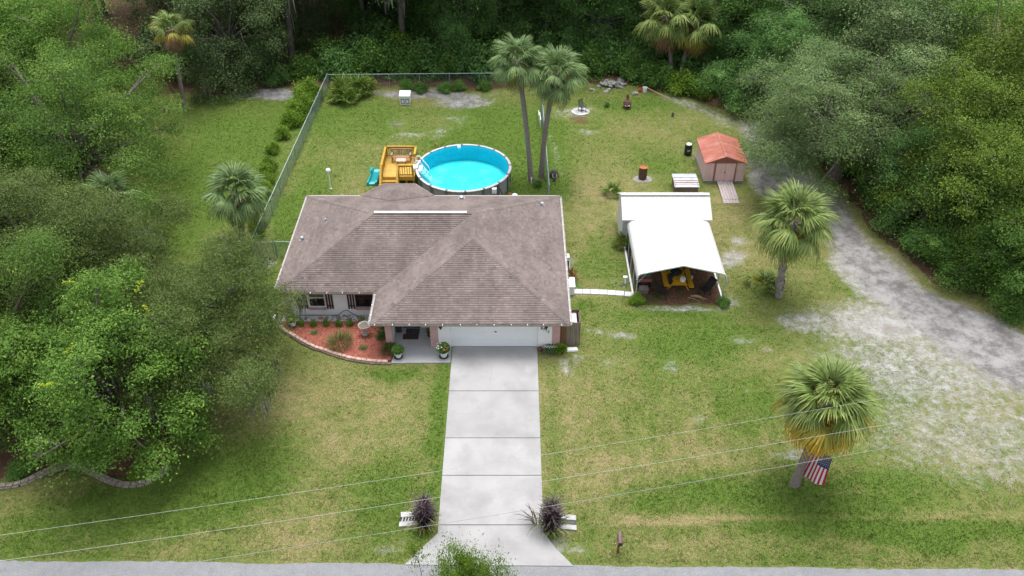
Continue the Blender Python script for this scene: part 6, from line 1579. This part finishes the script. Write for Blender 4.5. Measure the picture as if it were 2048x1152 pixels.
# ------------------------------------------------------------------ culvert headwalls, mailbox, flag, overhead lines
cul = mat('culvert_concrete', (.40,.395,.39), .9, .1, 3, .4, 40, dirt=(.20,.19,.175), dscale=4, damt=.5); dark_w = mat('drain_dark', (.035,.045,.055), .4, .2)
def culvert(label, x0, x1, y0, y1, skew, grate):
    t = thing('culvert_headwall', label, 'culvert', ((x0+x1)/2,(y0+y1)/2,0))
    sh_ = lambda x, y: (x, y + skew*(x-x0))
    MB().prism([sh_(x0,y0),sh_(x1,y0),sh_(x1,y0+.26),sh_(x0,y0+.26)], -.1,.07).build('slab', cul, t)
    MB().prism([sh_(x0+.06,y1-.28),sh_(x1,y1-.28),sh_(x1,y1),sh_(x0+.02,y1)], -.1,.13).build('slab', cul, t)
    MB().prism([sh_(x0+.04,y0+.27),sh_(x1,y0+.27),sh_(x1,y1-.29),sh_(x0+.04,y1-.29)], -.1,.02).build('opening', dark_w, t)
    if grate:
        for k in range(8): MB().bar(Vector((*sh_(x0+.12+.14*k,y0+.27),.06)), Vector((*sh_(x0+.16+.14*k,y1-.30),.11)), .045,.03).build('grate_bar', cul, t)
culvert('concrete culvert end with slotted grate left of the driveway', -5.18,-3.9,25.66,26.42,.06,True)
culvert('concrete culvert end without grate right of the driveway', 1.6,2.95,25.62,26.40,-.12,False)
mb_ = mat('brown_mailbox', (.135,.085,.09), .4, .08); mp_ = mat('mailbox_post', (.17,.085,.035), .85, .2, 6)
t = thing('mailbox', 'brown round topped mailbox on a wooden post by the road', 'mailbox', (4.72,24.25,0))
MB().box(4.67,4.77,24.27,24.37,0,.84).build('post', mp_, t); MB().box(4.64,4.80,24.05,24.6,.82,.86).build('mount', mp_, t)
b5 = MB(); pf = [(-.095,0),(.095,0),(.095,.13)] + [(.095*math.cos(PI*k/8), .13+.095*math.sin(PI*k/8)) for k in range(1,8)] + [(-.095,.13)]; n2 = len(pf)
b5.add([(4.73+x,24.0,.86+z) for x, z in pf]+[(4.76+x,24.62,.86+z) for x, z in pf], [tuple(range(n2)), tuple(reversed(range(n2,2*n2)))] + [(i,n2+i,n2+(i+1) % n2,(i+1) % n2) for i in range(n2)])
b5 = b5.build('body', mb_, t); MB().add([(4.73+x*1.02,23.985,.86+z*1.02) for x, z in pf], [tuple(range(n2))]).build('door', mat('mailbox_door', (.03,.022,.026), .4), b5)
MB().box(4.832,4.845,24.1,24.14,.95,1.12).build('signal_flag', red_pl, b5)
# the flag: hoist along a short pole from the palm trunk, hanging down
fred, fwht, fblu = mat('flag_red', (.42,.022,.05), .8, .04), mat('flag_white', (.66,.64,.66), .8, .03), mat('flag_blue', (.022,.032,.12), .8, .05)
t = thing('american_flag', 'american flag hanging from a short pole on the big palm trunk', 'flag', (14.2,28.1,2.2))
P0, P1 = Vector((13.98,28.35,2.40)), Vector((14.66,27.55,2.62))
MB().tube([P0 + (P0-P1)*.1, P1 + (P1-P0)*.05], .014, 6).build('pole', white_pl, t)
MB().blob(P1+(P1-P0)*.06, .03, 1, .0).build('finial', galv, t)
fly = 2.0; hd_ = P1-P0
def fp(u, v):     # u along the hoist from the outer end, v down the fly
    p = P1 - hd_*u; w_ = .06*math.sin(u*9+v*2.2)*v + .05*math.sin(u*4-v*3)
    n2 = Vector((-hd_.y, hd_.x, 0)).normalized()
    return p + n2*w_ + Vector((-.26*v*u,.10*v*u,-fly*v + .03*v*u))
nu, nv = 26, 16
gv = [fp(i/nu, j/nv) for j in range(nv+1) for i in range(nu+1)]
parts = {'stripe_red': (fred, []), 'stripe_white': (fwht, []), 'canton': (fblu, [])}
for j in range(nv):
    for i in range(nu):
        q = (j*(nu+1)+i, j*(nu+1)+i+1, (j+1)*(nu+1)+i+1, (j+1)*(nu+1)+i)
        key = 'canton' if (i < 14 and j < 6.4) else ('stripe_red' if (i//2) % 2 == 0 else 'stripe_white'); parts[key][1].append(q)
me = bpy.data.meshes.new('cloth'); allf = []; mi = []
for k, (key, (m, f_)) in enumerate(parts.items()): me.materials.append(m); allf += f_; mi += [k]*len(f_)
o3 = ORIGIN[t.name]; me.from_pydata([(p.x-o3[0],p.y-o3[1],p.z-o3[2]) for p in gv], [], allf); me.update(); me.polygons.foreach_set('material_index', mi); me.polygons.foreach_set('use_smooth', [True]*len(allf))
cl = link('cloth', me, t)
sm_ = MB()
for rI in range(9):
    for cI in range(6 if rI % 2 == 0 else 5):
        u, v = (rI+1)/10*.53, (.5+cI+(0 if rI % 2 == 0 else .5))/6*.40+.003
        c, ux, vx = fp(u,v), (fp(u+.01,v)-fp(u,v)).normalized(), (fp(u,v+.01)-fp(u,v)).normalized(); n2 = ux.cross(vx).normalized()
        for sg in (1,-1):
            vs = [c + n2*sg*.006] + [c + n2*sg*.006 + (ux*math.cos(PI*k/5)+vx*math.sin(PI*k/5))*(.030 if k % 2 else .013) for k in range(10)]
            sm_.add(vs, [(0,1+k,1+(k+1) % 10) for k in range(10)])
sm_.build('stars', fwht, cl, kind='stuff')
wire_l = mat('pale_cable', (.42,.42,.41), .5, .05); wire_d = mat('grey_cable', (.28,.30,.31), .5, .05)
def wire(label, pts, m, r_):
    P_ = [Vector(p) for p in pts]; d_ = P_[-1]-P_[0]
    A, B_ = P_[0]-d_*.45, P_[-1]+d_*.45; pp = []
    for k in range(41):
        q = k/40; p = A.lerp(B_, q); p.z += -1.1*(1-(2*q-1)**2) + 1.1*.72; pp.append(p)
    t = thing('overhead_cable', label, 'overhead cable', tuple(P_[0])); MB().tube(pp, r_, 5, cap=False).build('wire', m, t)
wire('overhead cable highest in the picture, crossing the middle of the golden palm crown', [(-17.0,18.45,9.0),(20.59,26.31,9.0)], wire_l, .0052)
wire('middle overhead cable, crossing the golden lower fronds of the flag palm', [(-16.6,17.44,9.0),(19.89,24.78,9.0)], wire_l, .0056)
wire('lowest overhead cable, crossing the flag and the purple grasses', [(-16.8,16.2,9.0),(19.34,23.58,9.0)], wire_d, .007)
